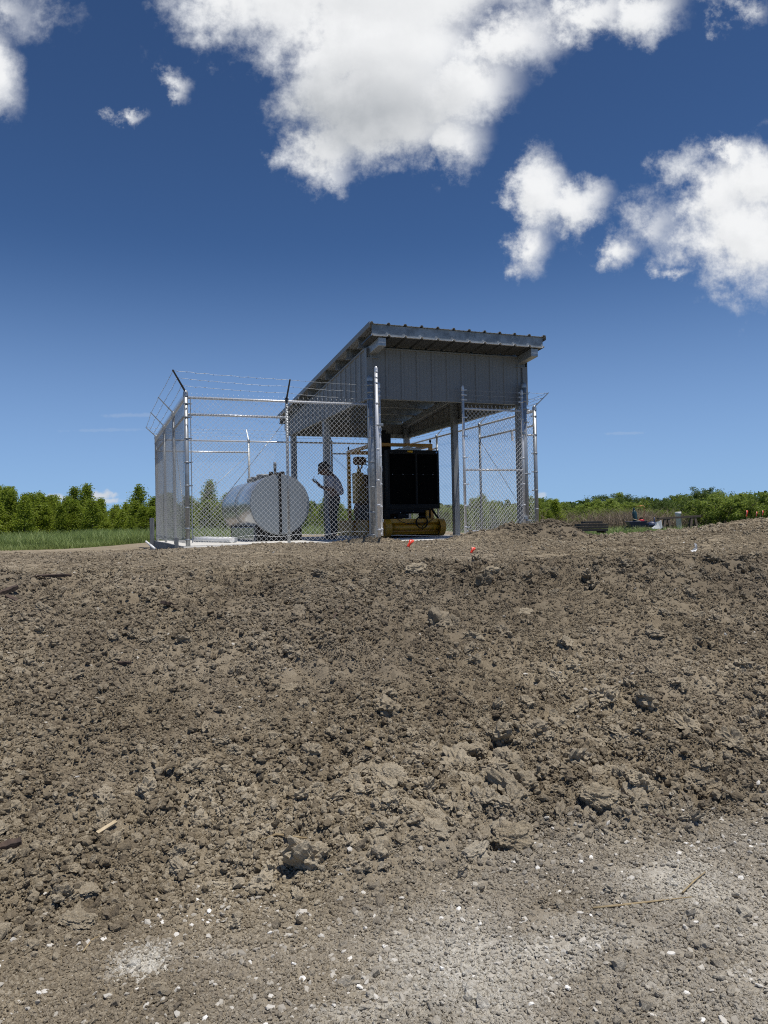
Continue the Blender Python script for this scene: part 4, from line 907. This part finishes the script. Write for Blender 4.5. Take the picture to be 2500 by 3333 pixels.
m = MB(); m.lathe([(.04,.83),(.045,.84),(.045,.93),(.03,.95),(.001,.955)], n=14); m.build('valve_cap', M['cylgreen'], cy); cy.rotation_euler = (0,-.10,0)
cn = empty('red_canister', b+Vector((.23,-.05,.44)), .2, 'red canister lying in the wheelbarrow beside the gas cylinder', 'canister')
m = MB(); m.lathe([(.001,0),(.13,0),(.14,.02),(.14,.20),(.12,.24),(.05,.26)], n=20); m.build('can', M['red'], cn)
m = MB(); m.lathe([(.05,.26),(.055,.27),(.055,.31),(.001,.32)], n=14); m.tube([(-.1,0,.24),(-.05,0,.34),(.06,0,.34),(.11,0,.24)], .014, 6); m.build('cap', M['black'], cn)
m = MB(); m.tube([(0,0,0),(.02,0,.82),(0,0,.85),(-.40,0,.83)], .017, 8); tag(m.build('bent_pipe', M['copper'], loc=b+Vector((.41,.1,.52))), 'bent copper coloured pipe standing behind the red canister', 'pipe')
m = MB(); m.tube([(0,0,0),(.75,.02,-.24)], .02, 6); tag(m.build('shovel_handle', M['wood'], loc=b+Vector((-.25,-.2,.72))), 'pale tool handle lying across the wheelbarrow load', 'handle')
m = MB(); m.tube([(0,0,0),(-.6,0,-.28)], .025, 6); tag(m.build('wood_scrap', M['wood'], loc=b+Vector((1.05,-.2,.50))), 'pale stick leaning down at the right of the wheelbarrow', 'wood scrap')
# dark fitting and white bag
p = at(2122, 1712, 36); vs, fs = ico(2); m = MB(); m.add([(v[0]*.25*(1+.3*math.sin(7*v[1]+3*v[2])), v[1]*.18, max(v[2], -.6)*.17+.05) for v in vs], [tuple(f) for f in fs])
m.tube([(.1,0,.05),(.13,0,.42)], .03, 6); tag(m.build('tarpaulin', M['bluetub'], loc=p), 'dark crumpled tarpaulin with a rod between wheelbarrow and bag', 'tarpaulin')
p = at(2143, 1722, 35); m = MB(); vs = [(-.28,0,0),(.12,0,0),(.2,0,.05),(.16,.02,.42),(.0,.05,.34),(-.05,0,.36),(-.12,.03,.16),(-.28,.02,.05)]
m.add(vs+[(a,b_+.14,c*.9) for a, b_, c in vs], [tuple(range(8)), tuple(range(15,7,-1))]+[(i,(i+1)%8,8+(i+1)%8,8+i) for i in range(8)]); tag(m.build('plastic_bag', M['white'], loc=p, bevel=.02), 'crumpled white bag on the ridge left of the plank table', 'bag')
# plank table on trestles
YT = 40; a = at(2141, 1688, YT); c = at(2278, 1680, YT)
tbz = min(a.z, c.z); tt_ = empty('plank_table', Vector(((a.x+c.x)/2, YT, -.40)), 0, 'long dark plank laid on two wooden trestles in front of the brush', 'table')
Lh = (c.x-a.x)/2; z0 = a.z+.40; z1 = c.z+.40
m = MB(); m.add([(-Lh,-.16,z0-.05),(Lh,-.16,z1-.05),(Lh,.16,z1-.05),(-Lh,.16,z0-.05),(-Lh,-.16,z0+.05),(Lh,-.16,z1+.05),(Lh,.16,z1+.05),(-Lh,.16,z0+.05)], [(3,2,1,0),(4,5,6,7),(0,1,5,4),(1,2,6,5),(2,3,7,6),(3,0,4,7)]); m.build('plank', M['greywood'], tt_)
for xc in (-.58*Lh, .68*Lh):
    zt_ = z0+(z1-z0)*(xc+Lh)/(2*Lh)-.052
    for dx, dy in ((-.22,-.2),(.12,-.2),(-.12,.25),(.25,.25)):
        m = MB(); m.add([(xc+dx*k-w, dy*k-.04, z) for k, z in ((1.2,-.1),(.5,zt_)) for w in (.055,-.055)]+[(xc+dx*k-w, dy*k+.04, z) for k, z in ((1.2,-.1),(.5,zt_)) for w in (.055,-.055)], [(0,1,3,2),(4,6,7,5),(0,2,6,4),(1,5,7,3),(0,4,5,1),(2,3,7,6)]); m.build('leg', M['greywood'], tt_)
    m = MB(); m.box(xc-.3, xc+.3, -.03, .03, zt_*.35, zt_*.35+.1); m.build('crossbar', M['greywood'], tt_)
p = at(2211, 1722, 41.5); m = MB(); m.lathe([(.145,-.4),(.145,.78),(.165,.80),(.165,.93),(.15,.94),(.135,.94),(.135,.5),(.001,.5)], n=24); o = m.build('plastic_pipe', M['white'], loc=p); o.rotation_euler = (0,-.05,0); tag(o, 'wide white pipe standing upright behind the plank table', 'pipe')

# ------------------------------------------------------------------ trees and grass
def leaves(cent, rad_, n, ln, wd, droop, rs):
    """diamond leaves round clump centres"""
    k = rs.randint(0, len(cent), n); c = cent[k]+np.clip(rs.normal(0, 1, (n,3)), -1.7, 1.7)*rad_[k][:,None]
    d = rs.normal(0, 1, (n,3)); d[:,2] = d[:,2]*.6-droop; d /= np.linalg.norm(d, axis=1)[:,None]
    w = np.cross(d, rs.normal(0, 1, (n,3))); w /= np.linalg.norm(w, axis=1)[:,None]; s = rs.uniform(.65, 1.35, n)[:,None]
    v = np.stack([c-d*ln*.5*s, c+w*wd*.5*s, c+d*ln*.5*s, c-w*wd*.5*s], 1).reshape(-1,3); f = np.arange(n*4).reshape(n,4)
    t = np.clip(rs.normal(.45,.22,n)+.15*np.sin(k*2.3), 0, 1); return v, f, t
def tree_meshes(seed, h, wid, kind, mat, nl):
    rs = np.random.RandomState(seed); tr = MB(); top = Vector((rs.normal(0,.04)*h, rs.normal(0,.04)*h, h*.97)); stems = 1 if kind == 'sapling' else 4
    cent = []; rad = []
    for st_ in range(stems):
        base = Vector((rs.normal(0,.12)*(stems > 1), rs.normal(0,.12)*(stems > 1), -.1)); tp = top+Vector((rs.normal(0,.25)*wid, rs.normal(0,.25)*wid, 0 if stems == 1 else -rs.rand()*.25*h)) if stems > 1 else top
        P = [base.lerp(tp, t)+Vector((rs.normal(0,.012)*h, rs.normal(0,.012)*h, 0)) for t in np.linspace(0,1,7)]
        tr.tube(P, [.016*h*(1-.85*i/6) for i in range(7)], 6)
        nb = 22 if stems == 1 else 9
        for i in range(nb):
            t = .10+.88*(i+rs.rand())/nb; o = base.lerp(tp, t); an = i*2.4+rs.rand()*.8
            pr = (math.sin(math.pi*min(1, (t*.82+.2)))**.8*(1-t*.45)) if kind == 'sapling' else math.sin(math.pi*min(1, t*.75+.22))
            ln = wid*.5*pr*rs.uniform(.6,1.25); e = o+Vector((math.cos(an)*ln, math.sin(an)*ln, ln*rs.uniform(.25,.8)))
            tr.tube([o, o.lerp(e,.5)+Vector((0,0,.03*h)), e], [.006*h*(1-t*.6),.004*h*(1-t*.6),.0012*h], 4, False)
            for q in (.45,.75,1.0): cent.append(o.lerp(e, q)[:]); rad.append(.055*h*rs.uniform(.5,1.6)*(1.1-.35*t))
        cent.append(tp[:]); rad.append(.03*h)
    v, f, t = leaves(np.array(cent), np.array(rad), int(nl*1.7), .115, .05, .35, rs)
    v[:,2] = np.maximum(v[:,2], -.05)
    return tr, npmesh('crown', v, f, mat, False, {'tint': ('FACE', t)})
KINDS = []
def kind_(name, seed, h, wid, kind, mat, nl):
    tr, cm = tree_meshes(seed, h, wid, kind, mat, nl); o = tr.build('trunk', M['bark']); tm = o.data; bpy.data.objects.remove(o); KINDS.append((name, tm, cm, h))
for k in range(5): kind_('sapling_tree', 100+k, 3.0, 1.1+.12*k, 'sapling', M['leaf'], 3000)
for k in range(4): kind_('bush', 120+k, 2.0, 2.0, 'bush', M['leafb'], 3400)
for k in range(2): kind_('round_tree', 130+k, 3.0, 3.4, 'bush', M['leafd'], 4200)
def plant(k, x, y, s, label, group, cat, rs, z=FZG, wide=(1.0, 1.4)):
    nm, tm, cm, h = KINDS[k]; r_ = empty(nm, (x, y, z), rs.uniform(0, 6.28), label, cat, group); r_.scale = (s*rs.uniform(*wide),)*2+(s,)
    for n_, me in (('trunk', tm), ('crown', cm)):
        o = bpy.data.objects.new(n_, me); C.objects.link(o); o.parent = r_
rs = random.Random(5)
def hgt(px, topy, Y): return at(px, topy, Y).z-FZG
# skyline profile of the left tree line (px, py)
SKY = [(-400,1600),(0,1592),(60,1600),(110,1602),(150,1625),(230,1620),(300,1620),(330,1640),(420,1635),(520,1610),(600,1620),(680,1610),(760,1625),(900,1640),(1100,1650),(1300,1655),(1500,1640),(1560,1620),(1640,1632),(1740,1630)]
# scattered tallest ones first
for px, py, Y, k, lab in ((20,1586,44,0,'tall pointed sapling at the left edge of the tree line'), (242,1588,46,1,'left one of the pair of tall pointed saplings left of the fence'), (283,1580,45,2,'right one of the pair of tall pointed saplings left of the fence'),
                          (462,1581,44,3,'tall broad sapling just left of the fence'), (135,1605,45,4,'slim sapling with a pointed top between low ones at left'), (672,1566,43,1,'tall pointed sapling seen through the front fence left of the tank'),
                          (1068,1618,43,2,'sapling seen through the fence beside the person')):
    h_ = hgt(px, py, Y); p = gp(px, Y); plant(k, p.x, Y, h_/3.0, lab, 'saplings of the tree line', 'tree', rs, wide=(.8, 1.0))
sk = lambda px: float(np.interp(px, [a for a, _ in SKY], [b for _, b in SKY]))
def zone(px): return 'beyond the tall grass' if px < 500 else 'behind the tank and shed' if px < 1250 else 'behind the closed gate'
for row, Y in enumerate((40.5, 43.5, 47.5)):
    px = -420
    while px < 1790:
        px += rs.uniform(28, 50); Yp = Y+rs.uniform(-1.3, 1.3); py = sk(px)+rs.uniform(-14, 36)+(14 if row == 0 else 0)
        h_ = hgt(px, py, Yp); p = gp(px, Yp)
        plant(rs.randrange(5), p.x, Yp, h_/3.0, ('front row sapling of the tree line ' if row == 0 else 'sapling deeper in the tree line ')+zone(px), 'saplings of the tree line', 'tree', rs)
# right side: bushes in front, round trees behind
SKR = [(1700,1640),(1760,1622),(1800,1628),(1860,1640),(1930,1640),(1960,1622),(2010,1612),(2060,1616),(2090,1626),(2130,1640),(2170,1622),(2230,1630),(2272,1596),(2310,1616),(2350,1600),(2400,1615),(2470,1625),(2520,1630),(2600,1620),(2900,1610)]
skr = lambda px: float(np.interp(px, [a for a, _ in SKR], [b for _, b in SKR]))
for px, py, Y, k, lab in ((2010,1614,62,9,'rounded tree above the wheelbarrow'), (2070,1618,63,10,'rounded tree just right of the one above the wheelbarrow'), (2272,1592,50,9,'tallest round tree behind the right end of the plank table'), (2348,1598,48,5,'tall tufted bush right of the tallest round tree'),
                          (1795,1630,60,6,'bush just right of the fence corner post'), (1955,1624,55,7,'feathery bush between the timber stack and the wheelbarrow')):
    h_ = hgt(px, py, Y); p = gp(px, Y); plant(k, p.x, Y, h_/KINDS[k][3], lab, 'bushes and trees beyond the ridge', 'tree' if k > 8 else 'bush', rs)
for row, (Y, dy) in enumerate(((64,-2), (56,12), (50,30))):
    px = 1690
    while px < 2900:
        px += rs.uniform(40, 72); Yp = Y+rs.uniform(-2, 2); py = skr(px)+dy*rs.uniform(.5, 1.3)+rs.uniform(-10, 8)
        if row == 2 and 1940 < px < 2290: continue
        if row == 1 and 2030 < px < 2260: py += 14
        if row == 2 and px > 2300: Yp -= 8; py -= 24
        h_ = max(.7, hgt(px, py, Yp)); p = gp(px, Yp); k = rs.choice((5,6,7,8) if row else (5,9,10,0,3))
        plant(k, p.x, Yp, h_/KINDS[k][3], ('low leafy bush beyond the ridge' if row == 2 else 'middle row bush beyond the ridge' if row == 1 else 'far row tree beyond the ridge')+(' past the end of the plank table' if px > 2280 else ' behind the timber stack' if px < 2030 else ' behind the wheelbarrow and table'), 'bushes and trees beyond the ridge', 'bush' if row else 'tree', rs)
# far wood: one mass along the horizon
rs2 = np.random.RandomState(9); n = 46000; X = rs2.uniform(-150, 190, n); Yw = rs2.uniform(84, 104, n); hw = 2.3+1.3*fb(X, Yw*0, .06, 3, .6, 41)+.5*fb(X, Yw*0, .4, 2, .5, 42)+.8*sst(20, 60, X)
c = np.stack([X, Yw, FZG+hw*rs2.rand(n)**.6], 1); v, f, t = leaves(c, np.full(n, .15), n, .75, .5, .1, rs2)
tag(link('far_wood', npmesh('far_wood', v, f, M['leafd'], False, {'tint': ('FACE', t)})), 'distant dark wood along the horizon', kind='stuff')
# grass
def blades(name, label, n, xr, yr, h0, h1, wd, mat, dens, lean=.35, zf=FZG):
    r_ = np.random.RandomState(len(name)); x = r_.uniform(*xr, n); y = yr[0]+(yr[1]-yr[0])*r_.rand(n)**1.3; k = r_.rand(n) < dens(x, y); x, y = x[k], y[k]; n = len(x)
    h_ = r_.uniform(h0, h1, n)*(.7+.6*sst(-.4, .4, fb(x, y, .5, 3, .5, 51))); a = r_.uniform(0, 6.28, n); b_ = r_.uniform(0, 6.28, n); ln = h_*lean*r_.uniform(.2, 1.6, n)
    z0 = np.full(n, zf-.03); wx, wy = np.cos(a)*wd, np.sin(a)*wd; lx, ly = np.cos(b_)*ln, np.sin(b_)*ln
    P = [(x-wx, y-wy, z0), (x+wx, y+wy, z0), (x+wx*.8+lx*.3, y+wy*.8+ly*.3, z0+h_*.6), (x-wx*.8+lx*.3, y-wy*.8+ly*.3, z0+h_*.6), (x+wx*.15+lx, y+wy*.15+ly, z0+h_), (x-wx*.15+lx, y-wy*.15+ly, z0+h_)]
    v = np.stack([np.stack(p, 1) for p in P], 1).reshape(-1,3); i = np.arange(n)[:,None]*6; f = np.concatenate([i+np.array([0,1,2,3]), i+np.array([3,2,4,5])]); t = np.clip(r_.normal(.5,.22,n)+.5*fb(x, y, .3, 3, .5, 52), 0, 1)
    tag(link(name, npmesh(name, v, f, mat, False, {'tint': ('FACE', np.concatenate([t, t]))})), label, kind='stuff')
left = lambda x, y: np.clip(sst(26.2+.5*np.sin(x*.8), 27.0+.5*np.sin(x*.8), y)*sst(4, 1, x), 0, 1)
blades('tall_grass', 'tall green grass between the dirt and the tree line', 95000, (-26, 9), (26.2, 41), .35, .62, .011, M['grass'], left, .5)
blades('short_grass', 'short green grass along the edge of the dirt', 26000, (-26, 7), (25.4, 28.5), .08, .28, .010, M['grass'], lambda x, y: sst(25.3+.4*np.sin(x), 26.4+.4*np.sin(x), y), .5)
blades('dry_weeds', 'dry grey brown weeds beyond the ridge', 30000, (5, 34), (42, 60), .5, 1.15, .014, M['weed'], lambda x, y: sst(-.15, .2, fb(x, y, .12, 3, .5, 55)+.15)*.75, .8)
blades('reeds', 'dry weeds standing in front of the saplings', 7000, (-24, 8), (36, 42), .5, .95, .010, M['weed'], lambda x, y: sst(0, .3, fb(x, y, .2, 3, .5, 57)), .25)
blades('field_grass', 'green field grass beyond the ridge', 42000, (3, 40), (31, 50), .12, .36, .012, M['grass'], lambda x, y: x*0+.8, .5)

# ------------------------------------------------------------------ sky, clouds, sun
SUN_DIR = Vector((.22, -.16, 1)).normalized()
el = math.asin(SUN_DIR.z); az = math.atan2(SUN_DIR.x, SUN_DIR.y)
w = bpy.data.worlds.new('World'); bpy.context.scene.world = w; w.use_nodes = True; w.node_tree.nodes.clear(); t = NT(w.node_tree)
sky = t.n('ShaderNodeTexSky', sky_type='NISHITA', sun_disc=False); sky.sun_elevation = el; sky.sun_rotation = az; sky.air_density = 1.0; sky.dust_density = .5; sky.ozone_density = 6.0; sky.altitude = 3200
gen = t.n('ShaderNodeTexCoord').outputs['Generated']; sx = t.n('ShaderNodeSeparateXYZ', inp={0: gen})
zl = t.math('SQRT', t.math('ADD', t.math('MULTIPLY', sx.outputs[2], sx.outputs[2]), .004))   # keeps the milky last degrees off the horizon
L(t, t.n('ShaderNodeCombineXYZ', inp={0: sx.outputs[0], 1: sx.outputs[1], 2: zl}).outputs[0], sky.inputs[0])
yc = t.math('MAXIMUM', sx.outputs[1], .08); pu = t.math('DIVIDE', sx.outputs[0], yc); pv = t.math('DIVIDE', sx.outputs[2], yc)
P0 = t.n('ShaderNodeCombineXYZ', inp={0: pu, 1: pv}).outputs[0]
def plane(px, py): d = ray(px, py); return d.x/d.y, d.z/d.y
BL = [ # px, py, rx, ry, rotation, strength
 (1170,-60,640,290,0,1.25),(1200,120,450,250,-.1,1.2),(1230,290,350,220,0,1.15),(1270,400,280,160,0,1.0),(1055,500,170,110,.25,.9),(1090,570,90,55,.1,.55),(1460,460,150,125,.1,.92),(1500,290,230,160,.3,.95),(770,-10,210,170,.5,.9),(1620,120,270,170,.25,.95),(1880,60,300,95,.15,.85),(2080,40,170,105,.1,.9),(2150,-40,240,80,0,.8),
 (410,368,75,42,0,.64),(575,285,65,80,.3,.60),(-20,250,100,160,.25,.95),(20,60,150,110,0,.5),(190,70,230,90,.1,.3),
 (1760,630,120,150,0,1.0),(1870,660,140,85,.1,.95),(1715,800,100,105,0,.78),(1680,880,55,50,0,.5),(2110,730,190,110,.4,.55),(2010,830,85,75,0,.75),(2330,640,165,210,-.2,.95),(2480,600,230,170,0,1.0),(2370,500,110,80,0,.9),(2430,780,290,175,0,1.1),(2600,690,240,280,0,1.0),(2190,890,70,40,0,.55),
 (2430,20,80,80,.6,.6),(2600,330,60,30,0,.36)]
g_ = bpy.data.node_groups.new('cloud_density', 'ShaderNodeTree'); g_.interface.new_socket('P', in_out='INPUT', socket_type='NodeSocketVector'); g_.interface.new_socket('D', in_out='OUTPUT', socket_type='NodeSocketFloat'); g_.interface.new_socket('B', in_out='OUTPUT', socket_type='NodeSocketFloat')
q = NT(g_); gi = q.n('NodeGroupInput'); go = q.n('NodeGroupOutput')
wn = q.n('ShaderNodeTexNoise', noise_dimensions='2D', inp={'Vector': gi.outputs[0], 'Scale': 10.0, 'Detail': 8.0, 'Roughness': .66})
off = q.n('ShaderNodeVectorMath', operation='SUBTRACT', inp={0: wn.outputs['Color'], 1: (.5,.5,.5)}).outputs[0]
off = q.n('ShaderNodeVectorMath', operation='SCALE', inp={0: off, 'Scale': .10}).outputs[0]
pw = q.n('ShaderNodeVectorMath', operation='ADD', inp={0: gi.outputs[0], 1: off}).outputs[0]
acc = None
for (px, py, rx, ry, ro, st_) in BL:
    cx, cy = plane(px, py); mp = q.n('ShaderNodeMapping', vector_type='TEXTURE', inp={'Vector': pw, 'Location': (cx, cy, 0), 'Rotation': (0, 0, ro), 'Scale': (rx/F, ry/F, 1)})
    d2 = q.n('ShaderNodeVectorMath', operation='LENGTH', inp={0: mp.outputs[0]}).outputs['Value']
    bl = q.math('MULTIPLY', q.math('SUBTRACT', 1.25, d2), st_)
    acc = bl if acc is None else q.n('ShaderNodeMath', operation='SMOOTH_MAX', inp={0: acc, 1: bl, 2: .15}).outputs[0]
n1 = q.n('ShaderNodeTexNoise', noise_dimensions='2D', inp={'Vector': gi.outputs[0], 'Scale': 10.0, 'Detail': 12.0, 'Roughness': .64, 'Distortion': 0.0}).outputs[0]
den = q.math('ADD', acc, q.math('MULTIPLY', q.math('SUBTRACT', n1, .5), 1.35))
L(q, den, go.inputs['D']); L(q, acc, go.inputs['B'])
def cd(vec):
    n = t.n('ShaderNodeGroup'); n.node_tree = g_; t.nt.links.new(vec, n.inputs[0]); return n.outputs['D'], n.outputs['B']
d0, b0 = cd(P0)
up_ = t.n('ShaderNodeVectorMath', operation='ADD', inp={0: P0, 1: (.010, .020, 0)}).outputs[0]; d1, b1 = cd(up_)
al = t.n('ShaderNodeMapRange', interpolation_type='SMOOTHSTEP', inp={0: d0, 1: .10, 2: .90}).outputs[0]
al = t.math('MULTIPLY', al, t.n('ShaderNodeMapRange', inp={0: sx.outputs[1], 1: .02, 2: .12}).outputs[0])
# light from above: thicker cloud above a point greys it
thick = t.n('ShaderNodeMapRange', interpolation_type='SMOOTHSTEP', inp={0: d1, 1: .35, 2: 1.35}).outputs[0]
core = t.n('ShaderNodeMapRange', interpolation_type='SMOOTHSTEP', inp={0: b1, 1: .7, 2: 1.25}).outputs[0]
n2 = t.n('ShaderNodeTexNoise', noise_dimensions='2D', inp={'Vector': P0, 'Scale': 6.0, 'Detail': 6.0, 'Roughness': .55}).outputs[0]
cx, cy = plane(1180, 370); mp = t.n('ShaderNodeMapping', vector_type='TEXTURE', inp={'Vector': P0, 'Location': (cx, cy, 0), 'Scale': (420/F, 200/F, 1)})
belly = t.n('ShaderNodeMapRange', interpolation_type='SMOOTHSTEP', inp={0: t.n('ShaderNodeVectorMath', operation='LENGTH', inp={0: mp.outputs[0]}).outputs['Value'], 1: 1.2, 2: .1}).outputs[0]
sh_ = t.math('ADD', t.math('MULTIPLY', belly, .8), t.math('MULTIPLY', thick, .16)); rel = t.math('MULTIPLY', t.math('SUBTRACT', d1, d0), .22)      # billows: denser cloud towards the sun shades this point
sh_ = t.math('ADD', t.math('MULTIPLY', sh_, t.math('MULTIPLY_ADD', n2, .6, .62)), rel, clamp=True)
CG = (4.6,4.85,5.15); CW = t.mix(t.n('ShaderNodeMapRange', interpolation_type='SMOOTHSTEP', inp={0: b0, 1: .25, 2: 1.0}).outputs[0], (7.0,7.3,7.8), (9.0,9.1,9.2))
ccol = t.mix(sh_, CW, CG)
hzf = t.n('ShaderNodeMapRange', interpolation_type='SMOOTHSTEP', inp={0: sx.outputs[2], 1: .36, 2: .02}).outputs[0]; HAZE = (3.1,4.6,7.3)
# faint low cumulus on the horizon
vm = lambda c, k: t.n('ShaderNodeVectorMath', operation='MULTIPLY', inp={0: c, 1: k}).outputs[0]
skc = vm(t.n('ShaderNodeGamma', inp={0: vm(sky.outputs[0], (.1,.1,.1)), 1: 1.32}).outputs[0], (13.1,13.4,12.3))
skc = t.mix(t.math('MULTIPLY', hzf, .55), skc, HAZE)
hz = None
for (px, py, rx, ry, st_) in ((170,1618,42,14,.9),(215,1624,55,10,.7),(335,1612,50,20,1.0),(345,1630,75,12,.8),(1760,1612,26,12,.6),(1850,1640,40,9,.4),(420,1352,130,9,.14),(340,1400,160,7,.10),(2030,1410,90,6,.12)):
    cx, cy = plane(px, py); mp = t.n('ShaderNodeMapping', vector_type='TEXTURE', inp={'Vector': P0, 'Location': (cx, cy, 0), 'Scale': (rx/F, ry/F, 1)})
    nz = t.n('ShaderNodeTexNoise', noise_dimensions='2D', inp={'Vector': P0, 'Scale': 60.0, 'Detail': 6.0, 'Roughness': .6}).outputs[0] if hz is None else nz
    e = t.math('ADD', t.math('SUBTRACT', 1.1, t.n('ShaderNodeVectorMath', operation='LENGTH', inp={0: mp.outputs[0]}).outputs['Value']), t.math('MULTIPLY_ADD', nz, 1.6, -.8))
    e = t.math('MULTIPLY', t.n('ShaderNodeMapRange', interpolation_type='SMOOTHSTEP', inp={0: e, 1: .1, 2: .8}).outputs[0], st_)
    hz = e if hz is None else t.math('MAXIMUM', hz, e)
skc = t.mix(t.math('MULTIPLY', hz, t.math('GREATER_THAN', sx.outputs[1], .1)), skc, (6.2,6.6,7.2))
col = t.mix(al, skc, ccol)
bg = t.n('ShaderNodeBackground', inp={'Color': col, 'Strength': .10}); wo = t.n('ShaderNodeOutputWorld'); L(t, bg.outputs[0], wo.inputs[0])
sl = bpy.data.lights.new('sun', 'SUN'); sl.energy = 4.2; sl.angle = R(.53); sl.color = (1, .955, .89)
so_ = bpy.data.objects.new('sun', sl); C.objects.link(so_); so_.rotation_euler = SUN_DIR.to_track_quat('Z', 'Y').to_euler()

# ------------------------------------------------------------------ camera
cam = bpy.data.cameras.new('camera'); co_ = bpy.data.objects.new('camera', cam); C.objects.link(co_)
cam.sensor_fit = 'VERTICAL'; cam.sensor_height = 36; cam.sensor_width = 27; cam.lens = F/3333*36; cam.clip_end = 10000; cam.clip_start = .05
mt = Matrix.Identity(4)
for i in range(3): mt[i][0] = CR[i]; mt[i][1] = CU[i]; mt[i][2] = -fw[i]; mt[i][3] = EYE[i]
co_.matrix_world = mt
sc = bpy.context.scene; sc.camera = co_
sc.view_settings.view_transform = 'Standard'; sc.view_settings.look = 'None'; sc.view_settings.exposure = 0; sc.view_settings.gamma = 1
sc.cycles.max_bounces = 8; sc.cycles.use_denoising = False; sc.cycles.use_adaptive_sampling = False; sc.cycles.sample_clamp_indirect = 3; sc.cycles.filter_width = 1.1
